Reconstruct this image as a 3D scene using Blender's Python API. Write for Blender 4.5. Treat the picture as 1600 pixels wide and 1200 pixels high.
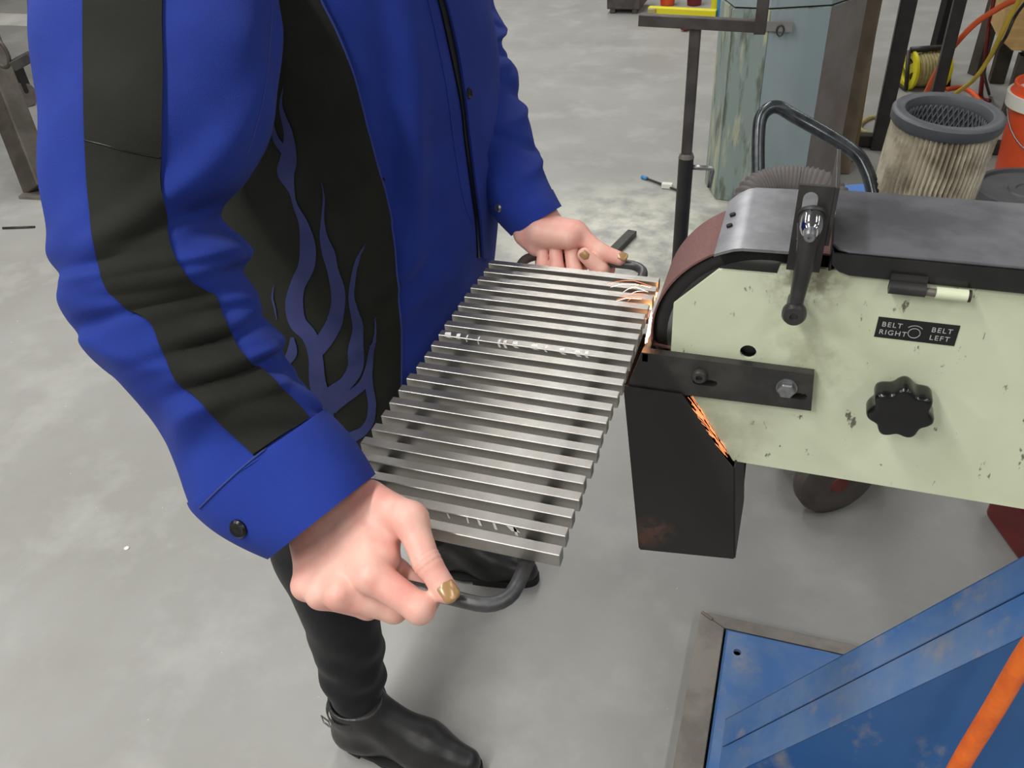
import bpy, bmesh, math, random
import numpy as np
from mathutils import Vector, Matrix
from mathutils.bvhtree import BVHTree

for o in list(bpy.data.objects): bpy.data.objects.remove(o)
S = bpy.context.scene
COL = S.collection
random.seed(7); rng = np.random.default_rng(7)

# ------------------------------------------------------------------ camera
F = 1300.0; H = 1.45                      # focal length in pixels of the 1600 px frame, camera height
def unit(v): v = np.asarray(v, float); return v/np.linalg.norm(v)
_up = -unit([120, -1760, 1300.0])         # world up seen from the camera
_fh = unit(np.array([0, 0, 1.0]) - _up*_up[2])
_xr = np.cross(_fh, _up); _xr = _xr if _xr[0] > 0 else -_xr
_a = math.radians(20.5)
RC = np.array([[math.cos(_a), -math.sin(_a), 0], [math.sin(_a), math.cos(_a), 0], [0, 0, 1]]) @ np.array([_xr, _fh, _up])
CAMP = np.array([0, 0, H])
cam = bpy.data.cameras.new('camera'); cam.sensor_width = 36; cam.lens = F/1600*36
cam.clip_start = .02; cam.clip_end = 100
camo = bpy.data.objects.new('camera', cam); COL.objects.link(camo)
mw = Matrix.Identity(4)
for r in range(3):
    mw[r][0] = RC[r, 0]; mw[r][1] = RC[r, 1]; mw[r][2] = -RC[r, 2]; mw[r][3] = CAMP[r]
camo.matrix_world = mw
S.camera = camo

# ------------------------------------------------------------------ light
S.view_settings.view_transform = 'Standard'; S.view_settings.look = 'None'
S.view_settings.exposure = 0.0; S.view_settings.gamma = 1.0; S.view_settings.use_curve_mapping = False
wd = bpy.data.worlds.new('world'); S.world = wd; wd.use_nodes = True
bg = wd.node_tree.nodes['Background']; bg.inputs[0].default_value = (.95, 1.0, 1.0, 1); bg.inputs[1].default_value = .06
def area(loc, sx, sy, power, col=(1, .99, .965)):
    l = bpy.data.lights.new('ceiling_strip', 'AREA'); l.shape = 'RECTANGLE'; l.size = sx; l.size_y = sy
    l.energy = power; l.color = col
    o = bpy.data.objects.new('ceiling_strip', l); o.location = loc; COL.objects.link(o); return o
for lx, k in ((-4.8, 62), (-1.8, 92), (2.2, 34), (5.2, 26)):
    for ly, q in ((-3.4, 1.5), (-.4, 1.15), (3.4, .7), (6.8, 1.1)):
        area((lx, ly, 4.3), .35, 2.4, k*q)

# ------------------------------------------------------------------ helpers
def ray(px, py): return RC @ np.array([(px-800)/F, (600-py)/F, 1.0])
def at(px, py, d): return CAMP + ray(px, py)*d                 # point seen at a pixel, at a real distance
def on_z(px, py, z=0.0):
    r = ray(px, py); return CAMP + r*((z-H)/r[2])
def on_y(px, py, y):
    r = ray(px, py); return CAMP + r*(y/r[1])

def lin(c):
    c = np.array(c[:3], float)/255
    return tuple(np.where(c <= .04045, c/12.92, ((c+.055)/1.055)**2.4)) + (1,)

MATS = {}
def mat(name, col, rough=.6, metal=0.0, var=None, vscale=20, vmix=.5, bump=0, bscale=200, detail=4, stretch=None, spec=.5, sheen=0, coat=0,
        lo=.4, hi=.6, sss=0, spot=None, var2=None, v2scale=60, v2lo=.62, v2hi=.68, v2stretch=None, rvar=0):
    if name in MATS: return MATS[name]
    m = bpy.data.materials.new(name); m.use_nodes = True; nt = m.node_tree; N = nt.nodes; L = nt.links
    b = N['Principled BSDF']
    b.inputs['Base Color'].default_value = lin(col); b.inputs['Roughness'].default_value = rough
    b.inputs['Metallic'].default_value = metal
    b.inputs['Specular IOR Level'].default_value = spec
    if sheen: b.inputs['Sheen Weight'].default_value = sheen
    if coat: b.inputs['Coat Weight'].default_value = coat; b.inputs['Coat Roughness'].default_value = .25
    if sss:
        b.inputs['Subsurface Weight'].default_value = sss; b.inputs['Subsurface Radius'].default_value = (.012, .005, .003)
        b.inputs['Subsurface Scale'].default_value = 1.0
    tc = N.new('ShaderNodeTexCoord')
    def vec(st):
        if not st: return tc.outputs['Object']
        mp = N.new('ShaderNodeMapping'); mp.inputs['Scale'].default_value = st; L.new(tc.outputs['Object'], mp.inputs[0]); return mp.outputs[0]
    def noise(sc, st, dt=detail):
        n = N.new('ShaderNodeTexNoise'); n.inputs['Scale'].default_value = sc; n.inputs['Detail'].default_value = dt
        n.inputs['Roughness'].default_value = .6
        L.new(vec(st), n.inputs['Vector']); return n.outputs['Fac']
    def ramp(fac, a, bb):
        r = N.new('ShaderNodeMapRange'); r.inputs['From Min'].default_value = a; r.inputs['From Max'].default_value = bb
        L.new(fac, r.inputs['Value']); return r.outputs['Result']
    def mix(fac, c1, c2):
        x = N.new('ShaderNodeMix'); x.data_type = 'RGBA'
        if isinstance(fac, (int, float)): x.inputs[0].default_value = fac
        else: L.new(fac, x.inputs[0])
        for s, c in ((6, c1), (7, c2)):
            if isinstance(c, tuple): x.inputs[s].default_value = c
            else: L.new(c, x.inputs[s])
        return x.outputs[2]
    def mul(f, k):
        x = N.new('ShaderNodeMath'); x.operation = 'MULTIPLY'; L.new(f, x.inputs[0])
        if isinstance(k, (int, float)): x.inputs[1].default_value = k
        else: L.new(k, x.inputs[1])
        return x.outputs[0]
    cur = lin(col)
    if var is not None:
        cur = mix(mul(ramp(noise(vscale, stretch), lo, hi), vmix), cur, lin(var))
    if var2 is not None:
        cur = mix(ramp(noise(v2scale, v2stretch, 6), v2lo, v2hi), cur, lin(var2))
    if spot is not None:                     # (centre, radius, colour, noise scale): a stain with its own shape
        for (c, rad, sc_, ns, st_) in spot:
            d = N.new('ShaderNodeVectorMath'); d.operation = 'DISTANCE'; d.inputs[1].default_value = c
            L.new(tc.outputs['Object'], d.inputs[0])
            fall = N.new('ShaderNodeMapRange'); fall.inputs['From Min'].default_value = rad; fall.inputs['From Max'].default_value = rad*.3
            L.new(d.outputs['Value'], fall.inputs['Value'])
            nn = ramp(noise(ns, None, 8), .38, .6)
            cur = mix(mul(mul(fall.outputs['Result'], nn), st_), cur, lin(sc_))
    if not isinstance(cur, tuple): L.new(cur, b.inputs['Base Color'])
    if rvar:
        rr = N.new('ShaderNodeMapRange'); rr.inputs['To Min'].default_value = rough-rvar; rr.inputs['To Max'].default_value = rough+rvar
        L.new(noise(vscale*1.7, stretch), rr.inputs['Value']); L.new(rr.outputs['Result'], b.inputs['Roughness'])
    if bump:
        bp = N.new('ShaderNodeBump'); bp.inputs['Strength'].default_value = bump; bp.inputs['Distance'].default_value = .002
        L.new(noise(bscale, stretch), bp.inputs['Height']); L.new(bp.outputs[0], b.inputs['Normal'])
    MATS[name] = m; return m

def emis(name, col, strength):
    m = bpy.data.materials.new(name); m.use_nodes = True; N = m.node_tree.nodes
    b = N['Principled BSDF']; b.inputs['Base Color'].default_value = (0, 0, 0, 1)
    b.inputs['Emission Color'].default_value = lin(col); b.inputs['Emission Strength'].default_value = strength
    return m

WM = {}
def link(o, parent=None):
    COL.objects.link(o)
    WM[o] = Matrix.Translation(o.location)
    if parent is not None:
        o.parent = parent; o.matrix_parent_inverse = WM[parent].inverted()
    return o
def tag(o, label=None, cat=None, group=None, kind=None):
    if label: o['label'] = label
    if cat: o['category'] = cat
    if group: o['group'] = group
    if kind: o['kind'] = kind
    return o
def thing(name, loc, label, cat, group=None):
    o = bpy.data.objects.new(name, None); o.location = tuple(loc); o.empty_display_size = .05
    link(o); return tag(o, label, cat, group)
def mesh_obj(name, me, m, parent=None, loc=(0, 0, 0)):
    o = bpy.data.objects.new(name, me); o.location = tuple(loc)
    if m is not None and not me.materials: me.materials.append(m)
    return link(o, parent)

class MB:
    def __init__(s): s.v = []; s.f = []
    def add(s, vs, fs):
        k = len(s.v); s.v += [tuple(map(float, p)) for p in vs]; s.f += [tuple(i+k for i in f) for f in fs]; return s
    def box(s, lo, hi, mtx=None):
        x0, y0, z0 = lo; x1, y1, z1 = hi
        vs = [(x0, y0, z0), (x1, y0, z0), (x1, y1, z0), (x0, y1, z0), (x0, y0, z1), (x1, y0, z1), (x1, y1, z1), (x0, y1, z1)]
        if mtx is not None: vs = [mtx @ Vector(p) for p in vs]
        return s.add(vs, [(0, 3, 2, 1), (4, 5, 6, 7), (0, 1, 5, 4), (1, 2, 6, 5), (2, 3, 7, 6), (3, 0, 4, 7)])
    def beam(s, a, b, w, t, up=(0, 0, 1)):
        a = np.array(a, float); b = np.array(b, float); d = unit(b-a); u = np.cross(np.array(up, float), d)
        u = unit(u) if np.linalg.norm(u) > 1e-4 else unit(np.cross([0, 1, 0], d)); v = np.cross(d, u)
        vs = [p+u*sx*w/2+v*sy*t/2 for p in (a, b) for sx, sy in ((-1, -1), (1, -1), (1, 1), (-1, 1))]
        return s.add(vs, [(0, 3, 2, 1), (4, 5, 6, 7), (0, 1, 5, 4), (1, 2, 6, 5), (2, 3, 7, 6), (3, 0, 4, 7)])
    def tube(s, path, r, n=12, caps=True, closed=False):
        P = [np.array(p, float) for p in path]; m = len(P)
        rs = r if hasattr(r, '__len__') else [r]*m
        T = []
        for i in range(m):
            if closed: t = P[(i+1) % m]-P[i-1]
            else: t = P[min(i+1, m-1)]-P[max(i-1, 0)]
            T.append(unit(t))
        ref = np.array([0, 0, 1.0]) if abs(T[0][2]) < .9 else np.array([1.0, 0, 0])
        u = unit(np.cross(ref, T[0])); k = len(s.v)
        for i in range(m):
            u = unit(u - T[i]*(u@T[i])); w = np.cross(T[i], u)
            for j in range(n):
                a = 2*math.pi*j/n; s.v.append(tuple(P[i]+(u*math.cos(a)+w*math.sin(a))*rs[i]))
        for i in range(m if closed else m-1):
            for j in range(n):
                a0 = k+i*n+j; a1 = k+i*n+(j+1) % n; i2 = (i+1) % m
                s.f.append((a0, a1, k+i2*n+(j+1) % n, k+i2*n+j))
        if caps and not closed:
            s.f.append(tuple(k+j for j in range(n))[::-1]); s.f.append(tuple(k+(m-1)*n+j for j in range(n)))
        return s
    def cyl(s, a, b, r, r2=None, n=20): return s.tube([a, b], [r, r if r2 is None else r2], n)
    def lathe(s, o, axis, prof, n=32, ref=None, caps=True):
        o = np.array(o, float); ax = unit(axis); ref = np.array([0, 0, 1.0]) if abs(ax[2]) < .9 else np.array([1.0, 0, 0])
        u = unit(np.cross(ref, ax)); w = np.cross(ax, u); k = len(s.v); m = len(prof)
        for (h, r) in prof:
            for j in range(n):
                a = 2*math.pi*j/n; s.v.append(tuple(o+ax*h+(u*math.cos(a)+w*math.sin(a))*max(r, 1e-5)))
        for i in range(m-1):
            for j in range(n):
                s.f.append((k+i*n+j, k+i*n+(j+1) % n, k+(i+1)*n+(j+1) % n, k+(i+1)*n+j))
        if caps: s.f.append(tuple(k+j for j in range(n))[::-1]); s.f.append(tuple(k+(m-1)*n+j for j in range(n)))
        return s
    def prism(s, poly, y0, y1, ax='y'):
        """polygon in (x,z) extruded along y (ax='y') or polygon in (x,y) extruded along z"""
        n = len(poly)
        if ax == 'y': vs = [(p[0], y0, p[1]) for p in poly]+[(p[0], y1, p[1]) for p in poly]
        else: vs = [(p[0], p[1], y0) for p in poly]+[(p[0], p[1], y1) for p in poly]
        return s.add(vs, [tuple(range(n)), tuple(range(2*n-1, n-1, -1))]+[(i, n+i, n+(i+1) % n, (i+1) % n) for i in range(n)])
    def mesh(s, name, smooth=False, bevel=0, seg=2, angle=30):
        me = bpy.data.meshes.new(name); me.from_pydata(s.v, [], s.f); me.update()
        bm = bmesh.new(); bm.from_mesh(me)
        bmesh.ops.recalc_face_normals(bm, faces=bm.faces)
        if bevel:
            es = [e for e in bm.edges if len(e.link_faces) == 2 and e.calc_face_angle(0) > math.radians(angle)]
            bmesh.ops.bevel(bm, geom=es, offset=bevel, segments=seg, profile=.5, affect='EDGES', clamp_overlap=True)
        bm.to_mesh(me); bm.free()
        if smooth:
            me.shade_smooth()
            if smooth != 2: me.set_sharp_from_angle(angle=math.radians(40))
        return me
    def build(s, name, m, parent=None, smooth=False, bevel=0, seg=2, loc=(0, 0, 0), angle=30):
        return mesh_obj(name, s.mesh(name, smooth, bevel, seg, angle), m, parent, loc)

def plate_with_holes(outer, holes, y0, y1):
    """(x,z) outline with holes, extruded from y0 to y1"""
    bm = bmesh.new(); es = []
    for loop in [outer]+holes:
        vs = [bm.verts.new((p[0], y0, p[1])) for p in loop]
        for i in range(len(vs)): es.append(bm.edges.new((vs[i], vs[(i+1) % len(vs)])))
    bmesh.ops.triangle_fill(bm, use_beauty=True, use_dissolve=False, edges=es)
    r = bmesh.ops.extrude_face_region(bm, geom=list(bm.faces))
    for g in r['geom']:
        if isinstance(g, bmesh.types.BMVert): g.co.y = y1
    bmesh.ops.recalc_face_normals(bm, faces=bm.faces)
    me = bpy.data.meshes.new('plate'); bm.to_mesh(me); bm.free(); return me
def circ(cx, cz, r, n=16, a0=0, a1=2*math.pi, end=False):
    k = n if not end else n-1
    return [(cx+r*math.cos(a0+(a1-a0)*i/k), cz+r*math.sin(a0+(a1-a0)*i/k)) for i in range(n)]

def catmull(P, n):
    P = np.array(P, float); m = len(P); t = np.linspace(0, m-1-1e-9, n); out = []
    for x in t:
        i = int(x); f = x-i
        p0 = P[max(i-1, 0)]; p1 = P[i]; p2 = P[min(i+1, m-1)]; p3 = P[min(i+2, m-1)]
        out.append(.5*((2*p1)+(-p0+p2)*f+(2*p0-5*p1+4*p2-p3)*f*f+(-p0+3*p1-3*p2+p3)*f**3))
    return np.array(out)
def curve_x(tab, y):
    tab = sorted(tab, key=lambda p: p[1]); ys = [p[1] for p in tab]; xs = [p[0] for p in tab]; return float(np.interp(y, ys, xs))

# signed-distance bodies -> surface nets
def smin(a, b, k):
    h = np.clip(.5+.5*(b-a)/k, 0, 1); return b+(a-b)*h-k*h*(1-h)
def cap(p, a, b, ra, rb):
    a = np.asarray(a, np.float32); b = np.asarray(b, np.float32); ab = b-a
    t = np.clip(((p-a)@ab)/max(float(ab@ab), 1e-12), 0, 1)
    return np.linalg.norm(p-a-t[:, None]*ab, axis=1)-(ra+(rb-ra)*t)
def ell(p, c, r):
    q = (p-np.asarray(c, np.float32))/np.asarray(r, np.float32); k = np.linalg.norm(q, axis=1); return (k-1)*min(r)
def surface_nets(f, lo, hi, h, B=14):
    lo = np.array(lo, float); n = np.ceil((np.array(hi)-lo)/h).astype(int)+1
    V = np.full(n, 1.0, np.float32)
    for i in range(0, n[0], B):
        for j in range(0, n[1], B):
            for k in range(0, n[2], B):
                e = [min(i+B, n[0]), min(j+B, n[1]), min(k+B, n[2])]
                c = lo+h*(np.array([i, j, k])+np.array(e)-1)/2
                fc = float(f(np.array([c], np.float32))[0])
                if abs(fc) > h*B*1.05+.012: V[i:e[0], j:e[1], k:e[2]] = fc; continue
                g = np.stack(np.meshgrid(np.arange(i, e[0]), np.arange(j, e[1]), np.arange(k, e[2]), indexing='ij'), -1)
                p = (lo+g.reshape(-1, 3)*h).astype(np.float32)
                V[i:e[0], j:e[1], k:e[2]] = f(p).reshape(g.shape[:3])
    ins = V < 0
    cs = np.zeros(n-1, int)
    offs = [(a, b, c) for a in (0, 1) for b in (0, 1) for c in (0, 1)]
    def sl(A, o): return A[o[0]:o[0]+n[0]-1, o[1]:o[1]+n[1]-1, o[2]:o[2]+n[2]-1]
    for o in offs: cs += sl(ins, o)
    act = np.argwhere((cs > 0) & (cs < 8)); idx = -np.ones(n-1, int); idx[tuple(act.T)] = np.arange(len(act))
    acc = np.zeros((len(act), 3)); cnt = np.zeros(len(act))
    for o in offs:
        for ax in range(3):
            if o[ax]: continue
            o2 = list(o); o2[ax] = 1
            a = V[tuple((act+o).T)]; b = V[tuple((act+o2).T)]; m = (a < 0) != (b < 0)
            t = np.where(m, a/np.where(m, a-b, 1), 0); q = np.tile(np.array(o, float), (len(act), 1)); q[:, ax] = t
            acc[m] += q[m]; cnt[m] += 1
    verts = lo+(act+acc/cnt[:, None])*h
    quads = []
    for ax in range(3):
        o1, o2 = [x for x in range(3) if x != ax]
        s0 = [slice(None)]*3; s1 = [slice(None)]*3; s0[ax] = slice(0, -1); s1[ax] = slice(1, None)
        d = ins[tuple(s0)] != ins[tuple(s1)]; E_ = np.argwhere(d)
        E_ = E_[(E_[:, o1] > 0) & (E_[:, o2] > 0) & (E_[:, o1] < n[o1]-1) & (E_[:, o2] < n[o2]-1)]
        if not len(E_): continue
        c = []
        for da, db in ((-1, -1), (0, -1), (0, 0), (-1, 0)):
            q = E_.copy(); q[:, o1] += da; q[:, o2] += db; c.append(idx[tuple(q.T)])
        qd = np.stack(c, 1); flip = ins[tuple(E_.T)]
        if ax == 1: flip = ~flip
        qd[~flip] = qd[~flip][:, ::-1]; quads.append(qd)
    return verts, np.concatenate(quads)
def mesh_np(name, parts, smooth=True):
    vs = []; fs = []; k = 0
    for v, q in parts: vs += [tuple(p) for p in v]; fs += [tuple(int(i)+k for i in r) for r in q]; k += len(v)
    me = bpy.data.meshes.new(name); me.from_pydata(vs, [], fs); me.update()
    if smooth: me.shade_smooth()
    return me

# ------------------------------------------------------------------ materials
M_floor = mat('floor_concrete', (150, 149, 145), .55, 0, (137, 136, 131), 1.6, .7, .25, 90, 6, var2=(160, 159, 155), v2scale=4.2, v2lo=.5, v2hi=.7,
              spot=[((-.45, 2.75, 0), .75, (206, 205, 190), 9, .9), ((-.1, 3.0, 0), .5, (120, 122, 112), 7, .7), ((-.35, 2.6, 0), .3, (112, 112, 106), 6, .6)])
M_wall = mat('wall_paint', (150, 150, 148), .8, 0, (136, 136, 134), 2, .5)
M_line = mat('floor_line', (205, 203, 196), .6, 0, (180, 178, 170), 4, .7)
M_cream = mat('cream_paint', (217, 223, 194), .42, 0, (203, 210, 178), 7, .55, .06, 60, 5, var2=(112, 108, 92), v2scale=75, v2lo=.64, v2hi=.68, v2stretch=(1, 1, .45), rvar=.08,
              spot=[((.045, .757, .94), .07, (160, 162, 130), 30, .6), ((-.03, .757, .83), .07, (165, 168, 140), 26, .6), ((.03, .757, 1.04), .05, (120, 112, 90), 60, .8)])
M_blackp = mat('black_paint', (38, 38, 40), .38, 0, (58, 56, 54), 30, .6, .1, 90)
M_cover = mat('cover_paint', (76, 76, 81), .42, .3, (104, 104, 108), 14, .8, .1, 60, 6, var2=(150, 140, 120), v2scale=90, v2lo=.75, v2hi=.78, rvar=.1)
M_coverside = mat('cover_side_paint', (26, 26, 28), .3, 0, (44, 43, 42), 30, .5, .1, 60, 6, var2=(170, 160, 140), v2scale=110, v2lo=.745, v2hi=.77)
M_guard = mat('guard_steel', (148, 148, 152), .42, .75, (120, 120, 124), 30, .6, .08, 120, rvar=.08)
M_belt = mat('abrasive_belt', (128, 92, 88), .85, 0, (112, 78, 74), 300, .6, .5, 900)
M_rubber = mat('rubber', (30, 29, 29), .6, 0, (42, 41, 40), 25, .5)
M_hub = mat('hub_metal', (150, 150, 152), .35, .9)
M_rest = mat('rest_steel', (50, 48, 47), .5, .25, (72, 69, 66), 22, .7, .15, 60)
M_chute = mat('chute_paint', (34, 32, 31), .5, .1, (42, 40, 38), 14, .5, .1, 80, spot=[((-.098, .742, .668), .03, (92, 62, 52), 70, 1.0), ((-.112, .742, .65), .02, (92, 58, 44), 60, .9)])
M_bolt = mat('zinc_bolt', (150, 152, 154), .4, .8, (110, 110, 112), 90, .6)
M_chrome = mat('chrome', (215, 216, 220), .12, 1.0)
M_plastic = mat('black_plastic', (17, 17, 18), .22, 0, spec=.5)
M_label = mat('label_black', (22, 23, 25), .4)
M_print = mat('label_print', (190, 192, 190), .5)
M_blue = mat('blue_stand_paint', (48, 94, 150), .4, 0, (58, 104, 158), 5, .6, .08, 60, 5, var2=(140, 138, 138), v2scale=13, v2lo=.6, v2hi=.76, v2stretch=(1, 1, .6))
M_bluedustlit = mat('blue_paint_dusty_lit', (62, 108, 168), .6, 0, (112, 134, 164), 9, .8, .08, 60, 6, lo=.36, hi=.66, var2=(140, 138, 140), v2scale=16, v2lo=.56, v2hi=.74)  # stand blue with dust, also lightened to paint in light on upward faces
M_darkgap = mat('dark_gap', (24, 22, 22), .8)
M_steel = mat('bare_steel', (140, 134, 126), .48, .55, (112, 106, 98), 14, .7, .15, 80, rvar=.1)
M_bar = mat('ground_steel_bar', (166, 163, 158), .4, .9, (138, 134, 127), 14, .7, .06, 300, 6, rvar=.07, var2=(112, 104, 92), v2scale=30, v2lo=.62, v2hi=.8)
M_rod = mat('dark_rod', (96, 96, 98), .45, .7, (70, 68, 66), 60, .6, .15, 160)
M_scale = mat('mill_scale', (64, 58, 52), .6, .5, (40, 38, 36), 40, .6)
M_chalk = mat('chalk', (226, 224, 218), .9)
M_jblue = mat('jacket_blue', (32, 54, 140), .85, 0, (26, 45, 122), 9, .6, .32, 900, 3, sheen=.04, spec=.2)
M_jblack = mat('jacket_black', (39, 40, 36), .88, 0, (31, 32, 29), 15, .5, .32, 900, 3, spec=.15)
M_jflame = mat('flame_print', (58, 64, 108), .85, 0, (48, 54, 98), 20, .5, .3, 900, 3, spec=.2)
M_piping = mat('piping_blue', (44, 60, 126), .8)
M_pants = mat('black_denim', (16, 16, 18), .85, 0, (30, 30, 32), 20, .5, .3, 800, sheen=.1, spec=.2)
M_boot = mat('boot_leather', (30, 30, 31), .36, 0, (44, 43, 42), 22, .6, .25, 80, 5, rvar=.1)
M_sole = mat('boot_sole', (20, 19, 19), .7)
M_skin = mat('skin', (232, 186, 170), .46, 0, (226, 152, 140), 26, .8, .12, 260, 4, sss=.18, spec=.4, lo=.35, hi=.65)
M_nail = mat('gold_nail_varnish', (172, 134, 88), .22, .1, coat=.6)
M_hair = mat('hair', (70, 48, 34), .5, 0, (50, 34, 24), 60, .6, .4, 120, 4, (1, 1, .1))
M_eye = mat('eye_white', (230, 228, 224), .2); M_iris = mat('iris', (60, 70, 60), .2); M_lip = mat('lips', (186, 104, 98), .45)
M_snap = mat('snap_black', (24, 25, 26), .3, .3)
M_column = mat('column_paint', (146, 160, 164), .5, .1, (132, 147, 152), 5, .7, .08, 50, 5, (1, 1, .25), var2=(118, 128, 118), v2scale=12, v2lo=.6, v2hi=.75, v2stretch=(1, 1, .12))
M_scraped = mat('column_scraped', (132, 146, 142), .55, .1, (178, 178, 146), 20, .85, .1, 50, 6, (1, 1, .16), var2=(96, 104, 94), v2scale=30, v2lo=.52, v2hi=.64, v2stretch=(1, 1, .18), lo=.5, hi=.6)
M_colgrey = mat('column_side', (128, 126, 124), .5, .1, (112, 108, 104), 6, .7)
M_post = mat('stand_steel', (92, 86, 84), .5, .5, (72, 66, 64), 20, .7)
M_postdark = mat('stand_dark', (54, 51, 51), .45, .4, (66, 63, 61), 20, .6)
M_tube = mat('handle_tube', (58, 62, 64), .25, .6, (84, 88, 92), 50, .7, .1, 90)
M_hose = mat('hose_grey', (88, 83, 80), .6, 0, (92, 86, 84), 40, .5)
M_vac = mat('vac_blue', (84, 128, 196), .4, 0, (70, 108, 176), 10, .6)
M_pleat = mat('filter_pleat', (206, 198, 178), .85, 0, (146, 136, 116), 16, .85, .2, 120, 5, lo=.42, hi=.6)
M_filtrub = mat('filter_rubber', (66, 68, 72), .5, 0, (84, 86, 90), 12, .5)
M_cage = mat('filter_cage', (128, 130, 134), .4, .5)
M_yellow = mat('yellow_plastic', (224, 214, 40), .4)
M_cordt = mat('cord_tan', (176, 164, 110), .6, 0, (140, 132, 96), 60, .6)
M_cordy = mat('cord_yellow', (204, 178, 60), .5)
M_orange = mat('orange_rubber', (246, 118, 34), .5, 0, (214, 88, 22), 30, .6)
M_orcord = mat('orange_cord', (226, 96, 50), .5)
M_bucket = mat('bucket_orange', (226, 84, 38), .45, 0, (200, 70, 30), 12, .5)
M_white = mat('white_plastic', (220, 218, 208), .5)
M_lid = mat('lid_black', (62, 63, 66), .45, 0, (80, 80, 82), 12, .5)
M_wood = mat('pine_wood', (214, 180, 118), .6, 0, (190, 152, 92), 5, .7, .1, 60, 5, (1, 1, 8))
M_red = mat('red_dark', (120, 34, 34), .4, 0, (84, 22, 24), 10, .6)
M_cred = mat('hub_red', (128, 62, 54), .6, 0, (96, 46, 40), 30, .6)
M_tyre = mat('tyre_grey', (96, 88, 84), .8, 0, (78, 72, 68), 30, .6)
M_cyan = mat('blue_sheath', (60, 130, 190), .5)
M_leg = mat('bench_leg', (86, 80, 72), .5, .4, (62, 58, 52), 9, .7, .1, 60)
M_spark = emis('spark_hot', (255, 214, 190), 4.0)
M_spark2 = emis('spark_orange', (255, 150, 95), 1.8)

# ------------------------------------------------------------------ the room
def struct(o): o['kind'] = 'structure'; return o
struct(MB().box((-11, -6, -.1), (7, 9.2, 0)).build('floor', M_floor))
struct(MB().box((-11, 9.0, 0), (7, 9.2, 5)).build('wall_back', M_wall))
struct(MB().box((-11.2, -6, 0), (-11, 9.2, 5)).build('wall_left', M_wall))
struct(MB().box((7, -6, 0), (7.2, 9.2, 5)).build('wall_right', M_wall))
struct(MB().box((-11, -6.2, 0), (7, -6, 5)).build('wall_front', M_wall))
struct(MB().box((-11.2, -6.2, 5), (7.2, 9.2, 5.1)).build('ceiling', M_wall))
a = on_z(-250, 12); b = on_z(-250, 31); c = on_z(330, 52); d = on_z(330, 33)
struct(MB().prism([a[:2], b[:2], c[:2], d[:2]], .0005, .003, 'z').build('trim_1', M_line))
# ------------------------------------------------------------------ belt grinder
G = thing('belt_grinder', (.35, .83, 0), 'cream belt grinder with black top cover, star knob and brown abrasive belt', 'grinder')
YP = .757
WX, WZ, WR = -.0064, .9478, .115
pl = [(-.096, .900), (-.097, .992), (-.055, 1.037), (.001, 1.038), (.003, 1.049), (.03, 1.0495), (.95, 1.05), (.95, .791), (-.016, .791), (-.072, .881)]
side = mesh_obj('side_plate', plate_with_holes(pl, [circ(-.016, .944, .0085)], YP, YP+.004), M_cream, G)
mesh_obj('side_plate', plate_with_holes(pl, [circ(-.016, .944, .0085)], .882, .886), M_cream, G)
MB().box((.125, YP+.004, .80), (.95, .882, 1.045)).build('housing', M_cream, G)
w = MB(); w.lathe((WX, .7725, WZ), (0, 1, 0), [(0, .060), (0, .0985), (0, .108), (.003, .112), (.092, .112), (.095, .108), (.095, .06)], 64)
wh = w.build('contact_wheel', M_rubber, G, smooth=True)
MB().lathe((WX, .777, WZ), (0, 1, 0), [(0, .02), (-.006, .022), (-.006, .03), (-.0048, .034), (-.0048, .0975), (.08, .0975), (.08, .02)], 64).build('hub', M_hub, wh, smooth=True)
MB().cyl((WX-.008, .768, WZ), (WX-.008, .885, WZ), .012).build('axle', M_blackp, wh, smooth=True)
# belt loop round the contact wheel and the drive wheel
RX, RZ, RR = .78, .93, .085
loop = []
a1 = math.asin((WR-RR)/(RX-WX)); off = math.atan2(RZ-WZ, RX-WX)
for i in range(34):
    t = off+math.pi/2-a1+ (math.pi+2*a1)*i/59; loop.append((WX+WR*math.cos(t), WZ+WR*math.sin(t)))
for i in range(24):
    t = off-math.pi/2+a1+(math.pi-2*a1)*i/23; loop.append((RX+RR*math.cos(t), RZ+RR*math.sin(t)))
cx = np.array(loop); n = len(cx); nrm = np.array([unit(np.array([(cx[(i+1) % n]-cx[i-1])[1], -(cx[(i+1) % n]-cx[i-1])[0]])) for i in range(n)])
inn = cx-nrm*.002
mb = MB()
vs = [(p[0], .769, p[1]) for p in cx]+[(p[0], .871, p[1]) for p in cx]+[(p[0], .769, p[1]) for p in inn]+[(p[0], .871, p[1]) for p in inn]
fs = []
for i in range(n):
    j = (i+1) % n; fs += [(i, j, n+j, n+i), (2*n+i, 3*n+i, 3*n+j, 2*n+j), (i, 2*n+i, 2*n+j, j), (n+i, n+j, 3*n+j, 3*n+i)]
mb.add(vs, fs); mb.build('abrasive_belt', M_belt, G, smooth=True)
MB().lathe((RX, .772, RZ), (0, 1, 0), [(0, .02), (0, .083), (.096, .083), (.096, .02)], 40).build('drive_wheel', M_rubber, G, smooth=True)
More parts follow.
